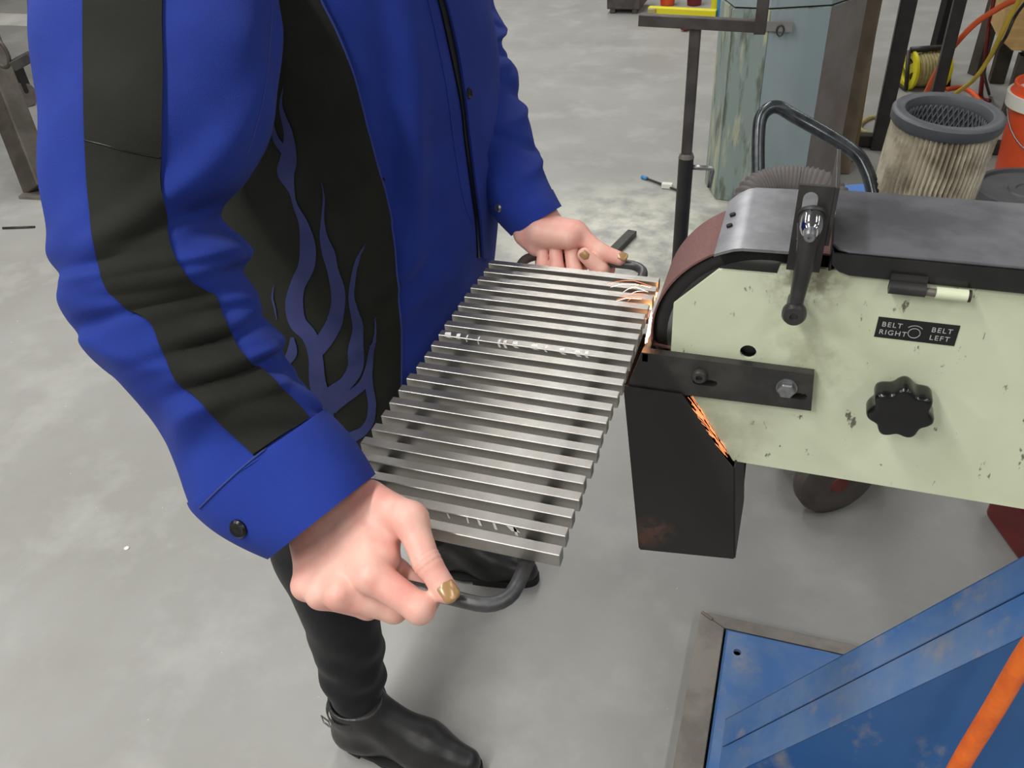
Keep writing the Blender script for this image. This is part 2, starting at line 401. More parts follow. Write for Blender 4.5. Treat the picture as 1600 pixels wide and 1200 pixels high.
# silver guard above the wheel: bent sheet
prof = [(-.0605, 1.0565), (-.052, 1.0615), (-.042, 1.0655), (-.034, 1.0670), (.034, 1.0690)]
g = MB(); ys = [(.752, .878), (.750, .888), (.750, .894), (.750, .896), (.750, .897)]
vs = []
for dz in (0, -.003):
    for (x, z), (y0, y1) in zip(prof, ys): vs += [(x, y0, z+dz), (x, y1, z+dz)]
fs = []
for i in range(4):
    q = 2*i; fs += [(q, q+1, q+3, q+2), (10+q, 10+q+2, 10+q+3, 10+q+1), (q, q+2, 10+q+2, 10+q), (q+1, 10+q+1, 10+q+3, q+3)]
fs += [(0, 10, 11, 1), (8, 9, 19, 18)]
gd = g.add(vs, fs).build('wheel_guard', M_guard, G, smooth=True)
for px, py in ((1145, 334), (1140, 351)):
    p = on_z(px, py, 1.0635); MB().lathe((p[0], p[1], 1.0625), (-.35, 0, 1), [(-.002, .0032), (.0012, .0032)], 14).build('rivet_hole', M_darkgap, gd)
# angle bracket with a slot
x0, x1 = .0085, .039; zt = 1.136; ysl = .748
slot = [(.0135, 1.080)]+[(.0265, 1.080)]+circ(.0200, 1.1235, .0065, 9, 0, math.pi, True)
br = MB(); me = plate_with_holes([(x0, 1.0500), (x1, 1.0500), (x1, zt), (x0, zt)], [slot], ysl, ysl+.004)
brk = mesh_obj('slotted_bracket', me, M_rest, G)
MB().prism([(.039, .748), (.043, .748), (.043, .842), (.039, .842)], 1.078, zt, 'z').build('bracket_flange', M_rest, brk, bevel=.0008)
# clamp lever
def ly(px, py, y): p = on_y(px, py, y); return np.array(p)
hub = ly(1268, 350, .730); end = ly(1241, 488, .728)
lv = MB().cyl((hub[0], .7478, hub[2]), (hub[0], .736, hub[2]), .0112, .0108, 28).build('clamp_lever', M_blackp, G, smooth=True, bevel=.0015)
mb = MB()
mid = np.array([hub[0]*.5+end[0]*.5+.0005, .727, hub[2]*.5+end[2]*.5])
mb.tube([(hub[0]-.001, .739, hub[2]-.004), (hub[0]*.8+end[0]*.2, .732, hub[2]*.8+end[2]*.2), mid, (end[0], .729, end[2]+.006)], [.0115, .0098, .0082, .0066], 10)
mb.build('lever_arm', M_blackp, lv, smooth=True)
ev = np.array([end[0], .728, end[2]])
MB().lathe(ev+np.array([0, .027, 0]), (0, -1, 0), [(0, .0075), (.02, .0085), (.026, .0115), (.032, .0115), (.036, .0095), (.0365, .004), (.034, .003)], 24).build('lever_end', M_blackp, lv, smooth=True)
MB().cyl((hub[0], .7478, hub[2]+.0035), (hub[0], .7445, hub[2]+.001), .0128, .0128, 28).build('washer', M_rest, lv, smooth=True, bevel=.001)
MB().lathe((hub[0], .738, hub[2]+.001), (0, -1, -.12), [(0, .0100), (.014, .0098), (.020, .0084), (.0225, .0066)], 28).build('chrome_cap', M_chrome, lv, smooth=True)
sp = ly(1265, 372, .708)
MB().lathe(sp+np.array([0, .014, 0]), (0, -1, .05), [(0, .0052), (.013, .0052), (.0155, .0042), (.0155, .0018), (.0135, .0016)], 18).build('screw', M_bolt, lv, smooth=True)
# top cover: sheet with a skirt
cp = [(.047, .765), (.052, .756), (.062, .752), (.95, .752), (.95, .892), (.047, .892)]
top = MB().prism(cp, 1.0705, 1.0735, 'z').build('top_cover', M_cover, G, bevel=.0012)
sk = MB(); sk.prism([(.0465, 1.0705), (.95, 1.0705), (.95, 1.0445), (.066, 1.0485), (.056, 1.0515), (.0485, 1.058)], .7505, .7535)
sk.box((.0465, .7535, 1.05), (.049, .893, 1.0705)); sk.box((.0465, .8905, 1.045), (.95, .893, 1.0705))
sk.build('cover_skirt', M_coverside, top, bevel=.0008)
# hinge
h0 = on_y(1389, 448, .744); h1 = on_y(1446, 455, .744); h2 = on_y(1462, 457, .744); h3 = on_y(1518, 465, .744)
zh = (h0[2]+h3[2])/2
hg = MB().cyl((h0[0], .744, zh+.001), (h1[0], .744, zh+.001), .0062).box((h0[0], .745, zh-.004), (h1[0], .7505, zh+.012)).build('hinge', M_blackp, G, smooth=True)
MB().cyl((h1[0]-.004, .744, zh), (h2[0]+.004, .744, zh), .0038).build('hinge_pin', M_steel, hg, smooth=True)
MB().cyl((h2[0], .744, zh), (h2[0]+.0265, .744, zh), .0058).build('hinge_barrel', M_cream, hg, smooth=True)
MB().cyl((h2[0]+.0265, .744, zh), (h3[0]-.001, .744, zh), .0057).build('hinge_barrel', M_scale, hg, smooth=True)
# label with lettering
def text(name, body, size, x, z, y, m, parent, align='LEFT'):
    cu = bpy.data.curves.new(name, 'FONT'); cu.body = body; cu.size = size; cu.align_x = align; cu.extrude = .0001; cu.space_character = 1.2
    t = bpy.data.objects.new(name, cu); COL.objects.link(t)
    dg = bpy.context.evaluated_depsgraph_get(); me = bpy.data.meshes.new_from_object(t.evaluated_get(dg))
    bpy.data.objects.remove(t)
    me.transform(Matrix.Translation((x, y, z)) @ Matrix.Rotation(math.pi/2, 4, 'X'))
    me.materials.clear(); return mesh_obj(name, me, m, parent)
lx0, lx1, lz0, lz1 = .1005, .1725, .9815, 1.0045
lab = MB().box((lx0, YP-.0006, lz0), (lx1, YP, lz1)).build('direction_label', M_label, G)
yl = YP-.0008
text('lettering', 'BELT', .0076, lx0+.0042, lz0+.0130, yl, M_print, lab); text('lettering', 'RIGHT', .0076, lx0+.0032, lz0+.0042, yl, M_print, lab)
text('lettering', 'BELT', .0076, lx0+.0485, lz0+.0130, yl, M_print, lab); text('lettering', 'LEFT', .0076, lx0+.0485, lz0+.0042, yl, M_print, lab)
ccx, ccz = lx0+.0345, lz0+.0092
MB().tube([(ccx+.0053*math.cos(t), yl, ccz+.0053*math.sin(t)) for t in np.linspace(0, 2*math.pi, 25)[:-1]], .00035, 5, closed=True).build('belt_symbol', M_print, lab)
MB().tube([(ccx+.0085*math.cos(t), yl, ccz+.0085*math.sin(t)) for t in np.linspace(.75, 2.4, 14)], .00035, 5).build('belt_symbol', M_print, lab)
# star knob
kc = on_y(1407, 637, .728); K = 7
def star(y, s): return [(kc[0]+s*(.0288+.0027*math.cos(K*(t-math.pi/2-.05)))*math.cos(t), y, kc[2]+s*(.0288+.0027*math.cos(K*(t-math.pi/2-.05)))*math.sin(t)) for t in np.linspace(0, 2*math.pi, 141)[:-1]]
kb = MB(); rings = [star(.742, .80), star(.742, .9), star(.7395, .97), star(.736, 1.0), star(.722, 1.0), star(.7175, .97), star(.7155, .90), star(.7150, .82)]
vs = [p for r in rings for p in r]; m_ = 140
fs = [(i*m_+j, i*m_+(j+1) % m_, (i+1)*m_+(j+1) % m_, (i+1)*m_+j) for i in range(len(rings)-1) for j in range(m_)]
fs += [tuple(range(m_)), tuple((len(rings)-1)*m_+j for j in range(m_))[::-1]]
kb.add(vs, fs); kn = kb.build('star_knob', M_plastic, G, smooth=True)
MB().cyl((kc[0], .757, kc[2]), (kc[0], .740, kc[2]), .010).build('knob_stem', M_plastic, kn, smooth=True)
# tool rest
rest = [(-.126, .9345), (.052, .9355), (.056, .889), (-.141, .884)]
def stad(x, z, l, r): return circ(x+l/2, z, r, 8, -math.pi/2, math.pi/2, True)+circ(x-l/2, z, r, 8, math.pi/2, 1.5*math.pi, True)
rs = mesh_obj('tool_rest', plate_with_holes(rest, [stad(-.056, .9065, .018, .0042), stad(.035, .906, .020, .0042)], .744, .754), M_rest, G)
MB().prism([(-.126, .744), (-.118, .744), (-.118, .869), (-.126, .869)], .922, .934, 'z').build('rest_table', M_rest, rs, bevel=.001)
p = on_y(1093, 588, .742); MB().lathe((p[0], .7445, p[2]), (0, -1, 0), [(0, .0085), (.004, .0085), (.0065, .0065), (.0068, .0036), (.003, .0034)], 24).build('socket_bolt', M_rest, rs, smooth=True)
p = on_y(1229, 607, .742)
MB().lathe((p[0], .7445, p[2]), (0, -1, 0), [(0, .0108), (.002, .0108)], 24).build('washer', M_bolt, rs, smooth=True)
MB().lathe((p[0], .7425, p[2]), (0, -1, 0), [(0, .0095), (.006, .0095), (.0072, .0080)], 6).build('hex_bolt', M_bolt, rs, bevel=.0004)
# spark chute: open sheet box
cf = [(-.143, .888), (-.079, .888), (-.030, .812), (-.014, .793), (.001, .645), (-.116, .628)]
ch = MB().prism(cf, .7415, .7435).build('spark_chute', M_chute, G)
c2 = MB(); yb = .850
def quad(a, b, t=.002):
    dx, dz = b[0]-a[0], b[1]-a[1]; l = math.hypot(dx, dz); nx, nz = -dz/l*t, dx/l*t
    c2.prism([a, b, (b[0]+nx, b[1]+nz), (a[0]+nx, a[1]+nz)], .7435, yb)
quad(cf[5], cf[0]); quad(cf[4], cf[5]); quad(cf[3], cf[4])
c2.prism([(-.143, .888), (-.02, .888), (-.004, .79), (.001, .645), (-.116, .628)], yb, yb+.002)
c2.build('chute_wall', M_chute, ch)

# ------------------------------------------------------------------ blue stand
B = thing('grinder_stand', (.45, .85, 0), 'blue painted sloping steel stand on a bare steel angle frame under the grinder', 'stand')
def sx(z): return .026+.627*(z-.03)
def leg_poly(o): return [(sx(.03)+o, .03), (sx(.775)+o, .775), (.95, .775), (.95, .03)]
MB().prism(leg_poly(.004), .795, .797).build('front_panel', M_blue, B)
MB().prism(leg_poly(0), .912, .914).build('rear_panel', M_blue, B)
dd = unit([.627, 0, 1]); nn_ = np.array([dd[2], 0, -dd[0]])*.003
def flange(y0, y1):
    A = np.array([sx(.03), 0, .03]); Bq = np.array([sx(.775), 0, .775])
    vs = [(*(q[[0]]), y, q[2]) for q in (A, Bq, Bq+nn_, A+nn_) for y in (y0, y1)]
    return MB().add(vs, [(0, 1, 3, 2), (2, 3, 5, 4), (4, 5, 7, 6), (6, 7, 1, 0), (0, 2, 4, 6), (1, 7, 5, 3)])
flange(.7945, .8555).build('leg_flange', M_bluedustlit, B, bevel=.0015); flange(.8585, .914).build('leg_flange', M_bluedustlit, B, bevel=.0008)
MB().prism([(sx(.06)+.006, .06), (sx(.7)+.006, .7), (sx(.7)+.009, .7), (sx(.06)+.009, .06)], .85, .865).build('joint_backing', M_darkgap, B)
hole = on_z(1152, 1019, .035)
bp = bmesh.new(); es = []
for loop in ([(.012, .58), (.95, .58), (.95, 1.110), (.012, 1.110)], circ(hole[0], hole[1], .0075)):
    vs = [bp.verts.new((p[0], p[1], .035)) for p in loop]
    for i in range(len(vs)): es.append(bp.edges.new((vs[i], vs[(i+1) % len(vs)])))
bmesh.ops.triangle_fill(bp, use_beauty=True, edges=es)
r = bmesh.ops.extrude_face_region(bp, geom=list(bp.faces))
for q in r['geom']:
    if isinstance(q, bmesh.types.BMVert): q.co.z = .027
bmesh.ops.recalc_face_normals(bp, faces=bp.faces); me = bpy.data.meshes.new('base_plate'); bp.to_mesh(me); bp.free()
mesh_obj('base_plate', me, M_bluedustlit, B)
MB().box((.008, .58, .001), (.012, 1.114, .033)).box((.012, 1.110, .001), (.95, 1.114, .033)).build('base_edge', M_blue, B)
MB().box((hole[0]-.02, hole[1]-.02, .002), (hole[0]+.02, hole[1]+.02, .004)).build('bolt_hole', M_darkgap, B)
# mitred angle iron frame
def frame(poly):
    return MB().prism(poly, .0, .030, 'z').build('angle_frame', M_steel, B, bevel=.001)
frame([(-.047, .50), (.0035, .50), (.0035, 1.1185), (-.047, 1.147)])
frame([(-.0465, 1.1475), (.004, 1.1190), (.98, 1.1190), (.98, 1.1475)])
MB().tube([(-.022, 1.133, .029), (-.045, 1.146, .029)], .004, 8).build('weld_bead', M_steel, B, smooth=True)
# orange hose leaning across the stand
pa = on_y(1497, 1200, .735); pb = on_y(1612, 1010, .735); dv = unit(pb-pa)
pts = [pa-dv*.26+np.array([-.02, -.12, 0]), pa-dv*.12+np.array([0, -.015, 0]), pa, (pa+pb)/2, pb, pb+dv*.07+np.array([.01, -.004, 0]), pb+dv*.13+np.array([.035, .004, 0]), pb+dv*.15+np.array([.055, .020, 0])]
pts[-1][1] = .7565
pts[0][2] = .012
hs = MB().tube(catmull(pts, 40), .0125, 16).build('air_hose', M_orange, smooth=2)
MB().cyl(pts[-1]+np.array([-.006, -.012, 0]), pts[-1]+np.array([0, .0005, 0]), .016).build('hose_fitting', M_bolt, hs, smooth=True)
tag(hs, 'thick orange hose running diagonally in front of the blue grinder stand', 'hose')

# ------------------------------------------------------------------ steel grate
GR = thing('steel_grate', (-.2255, .62, .95), 'long steel grate of parallel square bars held at both ends by the worker', 'grate')
xl, xr_, zt = -.328, -.1235, .977
bar_me = MB().box((xl, -.005, zt-.013), (xr_, .005, zt)).mesh('bar', False, .0006, 1)
bar_me.materials.append(M_bar); bars = []
for i in range(22):
    o = bpy.data.objects.new('bar', bar_me); dx = random.uniform(-.0012, .0012)
    o.location = (dx, .830-.02*i, random.uniform(-.0003, .0003)); link(o, GR); bars.append(o)
for xx in (-.300, -.152):
    MB().box((xx-.005, .405, .9555), (xx+.005, .835, .9645)).build('cross_bar', M_scale, GR)
    for i in range(21):
        MB().lathe((xx, .820-.02*i, .9645), (0, 0, 1), [(-.002, .0062), (.001, .0055), (.003, .003)], 8).build('weld', M_scale, GR, smooth=True)
def u_handle(y0, y1, z1, sgn):
    xs = (-.301, -.1505); P = []
    r = .022; P.append((xs[0], y0, .956)); P.append((xs[0], y1-sgn*r*1.25, (z1+.957)/2))
    for t in np.linspace(0, 1, 7):
        a_ = math.pi/2*t; P.append((xs[0]+r*(1-math.cos(a_)), y1-sgn*r+sgn*r*math.sin(a_), z1))
    for t in np.linspace(0, 1, 7):
        a_ = math.pi/2*(1-t); P.append((xs[1]-r*(1-math.cos(a_)), y1-sgn*r+sgn*r*math.sin(a_), z1))
    P += [(xs[1], y1-sgn*r*1.25, (z1+.957)/2), (xs[1], y0, .956)]
    return MB().tube(P, .0058, 14).build('handle', M_rod, GR, smooth=2)
u_handle(.425, .359, .960, -1); u_handle(.815, .894, .957, 1)
# chalk marks
def chalk(bar, xs, side):
    mb = MB()
    for x, w_, h_ in xs:
        mb.add([(x, -.0053, zt-.0005), (x+w_*.6, -.0053, zt-.001), (x+w_, -.0053, zt-h_), (x+w_*.4, -.0053, zt-h_)], [(0, 1, 2, 3)])
        mb.add([(x, -.004, zt+.0003), (x+w_*.7, -.004, zt+.0003), (x+w_*.5, .002, zt+.0003), (x-w_*.1, .001, zt+.0003)], [(0, 1, 2, 3)]) if side else None
    o = mesh_obj('chalk_mark', mb.mesh('chalk_mark'), M_chalk); o.parent = bar; return o
chalk(bars[8], [(-.321, .010, .002), (-.308, .006, .002), (-.297, .002, .004), (-.284, .002, .005), (-.262, .004, .005), (-.256, .005, .005), (-.246, .008, .003), (-.226, .010, .002), (-.212, .004, .003), (-.196, .008, .003), (-.180, .008, .003), (-.170, .005, .003)], True)
chalk(bars[20], [(-.240, .003, .006), (-.222, .003, .006), (-.205, .002, .007), (-.196, .004, .007), (-.183, .004, .008), (-.172, .012, .006), (-.166, .004, .010)], False)

# ------------------------------------------------------------------ sparks at the belt
def spark_mesh(lines, r):
    mb = MB()
    for L_ in lines: mb.tube(L_, [r*(.35+.65*math.sin(math.pi*min(1, (i+.6)/len(L_)))) for i in range(len(L_))], 5)
    return mb
hot = []; ora = []
for i in range(30):              # stream that runs down the belt from the bar ends into the chute
    x0_ = WX-WR-.0015-random.random()*.0035; y0_ = .766+random.random()*.02
    z0_ = .968-random.random()*.02; P = []
    for t in np.linspace(0, 1, 6):
        z = z0_-t*(.03+.02*random.random()); P.append((-.1225-random.random()*.001-.003*t, y0_-.004*t, z))
    hot.append(P)
for i in range(60):              # stream seen through the gap of the chute
    t0 = random.random(); a0 = np.array([-.070, .752+random.random()*.012, .876]); a1_ = np.array([-.022, .752+random.random()*.012, .800])
    q = a0+(a1_-a0)*t0*.85; dv = (a1_-a0)*random.uniform(.08, .22); jit = np.array([random.uniform(-.009, .001), 0, random.uniform(-.004, .004)])
    ora.append([q+jit, q+dv*.5+jit*.8, q+dv+jit*.6])
for i in range(9):              # few that fly back over the bars
    x_ = -.128-random.random()*.008; y_ = .795-random.random()*.035+.02; L_ = random.uniform(.012, .05); up_ = random.uniform(.002, .008)
    P = [(x_-L_*t, y_-.012*t+random.uniform(-.0006, .0006), zt+.002+up_*math.sin(math.pi*t*.9)) for t in np.linspace(0, 1, 6)]
    (hot if i % 2 else ora).append(P)
sp_ = thing('grinding_sparks', (-.122, .8, .93), 'glowing orange sparks flying off the bar ends at the belt', 'sparks')
o = spark_mesh(hot, .00030).build('spark_stream', M_spark, sp_); o['kind'] = 'stuff'
o = spark_mesh(ora, .00034).build('spark_streaks', M_spark2, sp_); o['kind'] = 'stuff'
for loc, e in (((-.1245, .812, .968), .10), ((-.126, .777, .955), .10), ((-.062, .79, .842), .05)):
    l = bpy.data.lights.new('spark_light', 'POINT'); l.energy = e; l.color = (1, .42, .14); l.shadow_soft_size = .004
    q = bpy.data.objects.new('spark_light', l); q.location = loc; COL.objects.link(q)
# ------------------------------------------------------------------ the worker
PE = thing('person', (-.56, .93, 0), 'person in a blue and black welding jacket holding the grate to the grinder', 'person')
VD = lambda px, py: unit(ray(px, py))
def loft(rows, nrow, nu, disp=None, cap_ends=False):
    """rows: (outer px, inner px, depth, half thickness); an oval sleeve through those sections"""
    R_ = catmull([(a[0], a[1], b[0], b[1], d, t) for a, b, d, t in rows], nrow); V = []; UVv = []
    for i, (ax_, ay_, bx_, by_, d, t) in enumerate(R_):
        A = at(ax_, ay_, d); Bq = at(bx_, by_, d); c = (A+Bq)/2; h = (Bq-A)/2; vd = VD((ax_+bx_)/2, (ay_+by_)/2)
        vd = unit(vd - unit(h)*(vd@unit(h)))
        for j in range(nu):
            u = 2*math.pi*j/nu; e = h*math.cos(u)-vd*t*math.sin(u)
            k = 1.0
            if disp is not None: k += disp(j/nu, i/(nrow-1), np.linalg.norm(h))/np.linalg.norm(e)
            V.append(c+e*k)
    Fq = [(i*nu+j, i*nu+(j+1) % nu, (i+1)*nu+(j+1) % nu, (i+1)*nu+j) for i in range(nrow-1) for j in range(nu)]
    if cap_ends: Fq += [tuple(range(nu))[::-1], tuple((nrow-1)*nu+j for j in range(nu))]
    return np.array(V), Fq
def ridge(u, v, u0, v0, su, sv, sl, amp):
    du = (u-u0+.5) % 1-.5
    return amp*math.exp(-(du/su)**2-((v-v0-sl*du)/sv)**2)
RFOLD = [  # u: 0 inner, .25 camera side, .5 outer;  v along the sleeve
    (.10, .50, .14, .022, .20, .007), (.16, .555, .20, .020, .22, .008), (.14, .60, .15, .016, .25, -.006), (.27, .585, .12, .02, .15, -.006),
    (.37, .600, .08, .03, 0, .006), (.36, .655, .08, .018, .2, -.009), (.34, .70, .08, .04, -.5, .006), (.10, .665, .14, .018, .25, .007), (.14, .70, .14, .014, .3, -.006),
    (.10, .745, .16, .018, .3, .007), (.14, .785, .15, .014, .3, -.005), (.12, .83, .18, .02, .3, .006), (.22, .87, .10, .03, .5, -.004), (.33, .91, .12, .03, .6, .004),
    (.40, .95, .1, .03, .2, -.007), (.05, .40, .13, .03, .45, -.006), (.10, .44, .14, .025, .5, .007), (.14, .30, .10, .05, .8, -.005), (.16, .36, .12, .04, .9, .006),
    (.42, .38, .08, .07, 1.0, .007), (.45, .46, .08, .05, .8, -.006), (.38, .24, .06, .12, 2.0, .004), (.09, .20, .05, .12, 1.5, .004), (.27, .50, .10, .02, .15, -.005), (.26, .44, .12, .03, .2, .004)]
def rdisp(u, v, w):
    s = sum(ridge(u, v, *f) for f in RFOLD)*(1-.85*math.exp(-((u-.5)/.075)**2))*(1-.5*math.exp(-(min(u, 1-u)/.05)**2))
    s += .0018*math.sin(37*v+3*math.sin(6.28*u+1.3))*math.sin(12.57*u+5*v)+.0014*math.sin(18.85*u+11*v)*math.sin(29*v+.7)
    return s+.0016*math.sin(23*v+9*u*2*math.pi/6)+.0012*math.sin(51*v+7*math.sin(6.28*u))
RS = [((150, -300), (395, -300), .845, .075), ((95, -190), (420, -180), .815, .09), ((70, -90), (432, -90), .785, .092), ((62, 0), (432, 0), .765, .092),
      ((68, 75), (435, 62), .752, .092), ((73, 150), (429, 138), .742, .09), ((84, 230), (414, 215), .733, .088), ((96, 300), (384, 283), .724, .085),
      ((100, 350), (345, 328), .716, .080), ((98, 385), (346, 354), .712, .076), ((99, 415), (384, 390), .709, .074), ((103, 440), (374, 424), .706, .072),
      ((111, 470), (402, 462), .703, .070), ((124, 505), (403, 489), .700, .068), ((145, 543), (434, 527), .697, .066), ((178, 577), (440, 556), .693, .064),
      ((205, 604), (458, 586), .690, .062), ((231, 637), (480, 607), .687, .060), ((256, 671), (496, 632), .684, .057), ((276, 722), (504, 643), .681, .054), ((303, 786), (507, 648), .677, .051)]
rv, rf = loft(RS, 190, 120, rdisp)
def ldisp(u, v, w):
    s = 0
    for k in range(9): s += ridge(u, v, (.1, .2, .05)[k % 3], .25+.075*k, .2, .02, .3*(-1)**k, .006*(-1)**k)
    return s
LS = [((560, -230), (735, -230), 1.25, .075), ((600, -120), (755, -120), 1.22, .078), ((640, -50), (766, -50), 1.2, .078), ((660, 0), (772, 6), 1.18, .075), ((666, 45), (789, 42), 1.165, .072), ((668, 75), (785, 72), 1.15, .07),
      ((675, 108), (808, 108), 1.14, .068), ((690, 150), (813, 150), 1.125, .064), ((705, 200), (828, 192), 1.105, .060), ((722, 245), (838, 235), 1.09, .056), ((745, 290), (854, 278), 1.075, .052), ((766, 328), (863, 298), 1.066, .048)]
lv_, lf = loft(LS, 110, 72, ldisp)
# torso of the jacket: rounded sections stacked from hem to shoulders
TS = [  # z, centre x, centre y, half depth (x), half width (y)
    (.61, -.565, .945, .148, .196), (.68, -.565, .945, .148, .196), (.74, -.565, .945, .150, .195), (.80, -.560, .945, .158, .200), (.88, -.555, .942, .168, .204), (.96, -.548, .94, .176, .205), (1.04, -.545, .94, .180, .205), (1.12, -.545, .94, .180, .205),
    (1.20, -.545, .94, .177, .207), (1.28, -.548, .94, .168, .210), (1.34, -.552, .94, .150, .205), (1.39, -.552, .94, .122, .170), (1.425, -.548, .94, .092, .115), (1.45, -.540, .94, .075, .080)]
def tdisp(u, z):
    s = 0
    th = u*2*math.pi
    s += .009*math.exp(-((th-5.62-.9*(z-1.1))/.09)**2)*math.exp(-((z-1.12)/.17)**2)      # long folds beside the placket
    s -= .007*math.exp(-((th-5.44-.9*(z-1.1))/.08)**2)*math.exp(-((z-1.12)/.18)**2)
    s += .005*math.exp(-((th-5.15+1.2*(z-1.05))/.10)**2)*math.exp(-((z-1.02)/.13)**2)
    s += .005*math.exp(-((z-.965-.10*(th-5.3))/.014)**2)*math.exp(-((th-5.35)/.3)**2)-.005*math.exp(-((z-.935-.12*(th-5.3))/.014)**2)*math.exp(-((th-5.4)/.3)**2)
    s += .004*math.exp(-((z-.90-.10*(th-5.3))/.016)**2)*math.exp(-((th-5.3)/.35)**2)
    s += .0028*math.sin(30*z+3*th)*math.exp(-((th-4.7)/.5)**2)+.002*math.sin(14*z-5*th)+.0012*math.sin(47*z+9*th)
    return s
nz, nt_ = 110, 200; TR = catmull(TS, nz); tv = []
for (z, cx_, cy_, hx, hy) in TR:
    for j in range(nt_):
        th = 2*math.pi*j/nt_; c_, s_ = math.cos(th), math.sin(th); e_ = 2/2.4
        x = math.copysign(abs(c_)**e_, c_); y = math.copysign(abs(s_)**e_, s_); k = 1+tdisp(j/nt_, z)/.18
        tv.append((cx_+hx*x*k, cy_+hy*y*k, z))
tf = [(i*nt_+j, i*nt_+(j+1) % nt_, (i+1)*nt_+(j+1) % nt_, (i+1)*nt_+j) for i in range(nz-1) for j in range(nt_)]
tf.append(tuple((nz-1)*nt_+j for j in range(nt_)))
jm = mesh_np('jacket', [(rv, rf), (lv_, lf), (tv, tf)]); jm.materials.append(M_jblue); jm.materials.append(M_jblack)
for i_ in range(nz-1):
    for j_ in range(nt_):
        if .52 < (j_+.5)/nt_ < .745: jm.polygons[len(rf)+len(lf)+i_*nt_+j_].material_index = 1
JK = mesh_obj('jacket', jm, M_jblue, PE)
bvR = BVHTree.FromPolygons([Vector(p) for p in rv], rf); bvT = BVHTree.FromPolygons([Vector(p) for p in tv], tf); bvL = BVHTree.FromPolygons([Vector(p) for p in lv_], lf)
def hit(bv, px, py, off):
    d = Vector(ray(px, py)).normalized(); r = bv.ray_cast(Vector(CAMP), d)
    if r[0] is None:
        n_ = bv.find_nearest(Vector(at(px, py, .98))); p, nn = n_[0], n_[1]
    else: p, nn = r[0], r[1]
    if nn.dot(d) > 0: nn = -nn
    return np.array(p+nn*off)
def sheet(name, m, bv, Lc, Rc, nrow, ncol, off, thick, parent):
    """cloth panel sewn on: strip between two seam lines, laid on the garment"""
    Lc = catmull(Lc, nrow); Rc = catmull(Rc, nrow); mb = MB(); vs = []
    for i in range(nrow):
        for j in range(ncol+1):
            t = j/ncol; q = Lc[i]*(1-t)+Rc[i]*t; vs.append(hit(bv, q[0], q[1], off))
    vs = np.array(vs).reshape(nrow, ncol+1, 3)
    sm = vs.copy()
    for _ in range(2):
        sm[1:-1] = (sm[:-2]+2*sm[1:-1]+sm[2:])/4
    vs = sm
    w_ = ncol+1; flat = vs.reshape(-1, 3)
    nv = np.zeros_like(vs)
    du = np.gradient(vs, axis=0); dv = np.gradient(vs, axis=1); nv = np.cross(du, dv); nv /= np.linalg.norm(nv, axis=2)[..., None]+1e-9
    to = CAMP-vs; flip = (nv*to).sum(2) < 0; nv[flip] *= -1
    back = (vs-nv*thick).reshape(-1, 3); N_ = nrow*w_
    fs = [(i*w_+j, i*w_+j+1, (i+1)*w_+j+1, (i+1)*w_+j) for i in range(nrow-1) for j in range(ncol)]
    for i in range(nrow-1):
        fs += [(i*w_, (i+1)*w_, N_+(i+1)*w_, N_+i*w_), (i*w_+ncol, N_+i*w_+ncol, N_+(i+1)*w_+ncol, (i+1)*w_+ncol)]
    for j in range(ncol):
        fs += [(j, N_+j, N_+j+1, j+1), ((nrow-1)*w_+j, (nrow-1)*w_+j+1, N_+(nrow-1)*w_+j+1, N_+(nrow-1)*w_+j)]
    mb.add(flat, fs); mb.add(back, [])
    o = mb.build(name, m, parent, smooth=True); return o
# black stripe down the near sleeve
SL = [(136, -160), (133, -60), (132, 20), (133, 110), (135, 200), (139, 290), (146, 360), (155, 410), (170, 452), (205, 485), (236, 505), (252, 545), (276, 591), (318, 633), (355, 670), (397, 712)]
SR = [(262, -160), (257, -60), (254, 20), (255, 110), (253, 200), (252, 280), (258, 340), (269, 395), (296, 438), (334, 463), (345, 490), (360, 522), (380, 558), (420, 590), (452, 622), (480, 654)]
sheet('sleeve_stripe', M_jblack, bvR, SL, SR, 200, 22, .0030, .004, JK)
def cord(bv, P, r, n, m, name, off=.001):
    C_ = catmull(P, n); return MB().tube([hit(bv, q[0], q[1], off) for q in C_], r, 6).build(name, m, JK, smooth=2)
cord(bvR, [(136, 221), (165, 228), (200, 238), (252, 248)], .0006, 20, M_snap, 'stripe_seam', .0032)
cord(bvR, [(425, 10), (422, 60), (418, 110), (410, 160), (398, 205), (385, 245)], .0005, 40, M_piping, 'sleeve_seam', .0003)
# cuffs
CU = [((300, 780), (506, 640), .678, .052), ((308, 792), (510, 646), .676, .052), ((330, 812), (526, 661), .673, .051), ((358, 832), (546, 683), .670, .050), ((393, 852), (566, 712), .666, .049), ((426, 868), (584, 743), .662, .048)]
def cuff(rows, disp):
    v1, f1 = loft(rows, 44, 96, disp); rows2 = [((a[0]*.97+b[0]*.03, a[1]*.97+b[1]*.03), (b[0]*.97+a[0]*.03, b[1]*.97+a[1]*.03), d, t*.95) for a, b, d, t in rows]
    v2, f2 = loft(rows2, 44, 96, disp); n1 = len(v1)
    fs = f1+[tuple(n1+i for i in f)[::-1] for f in f2]
    for s_ in (0, 43*96): fs += [(s_+j, s_+(j+1) % 96, n1+s_+(j+1) % 96, n1+s_+j) for j in range(96)]
    return np.array(list(v1)+list(v2)), fs
cv, cf_ = cuff(CU, lambda u, v, w: .0012+ridge(u, v, .12, .5, .07, .6, 1.5, .005)+ridge(u, v, .22, .4, .05, .5, 1.0, -.003)+ridge(u, v, .40, .5, .08, .5, 1.0, .003))
CF = mesh_obj('cuff', mesh_np('cuff', [(cv, cf_)]), M_jblue, JK); CF.data.set_sharp_from_angle(angle=.9)
bvC = BVHTree.FromPolygons([Vector(p) for p in cv], cf_)
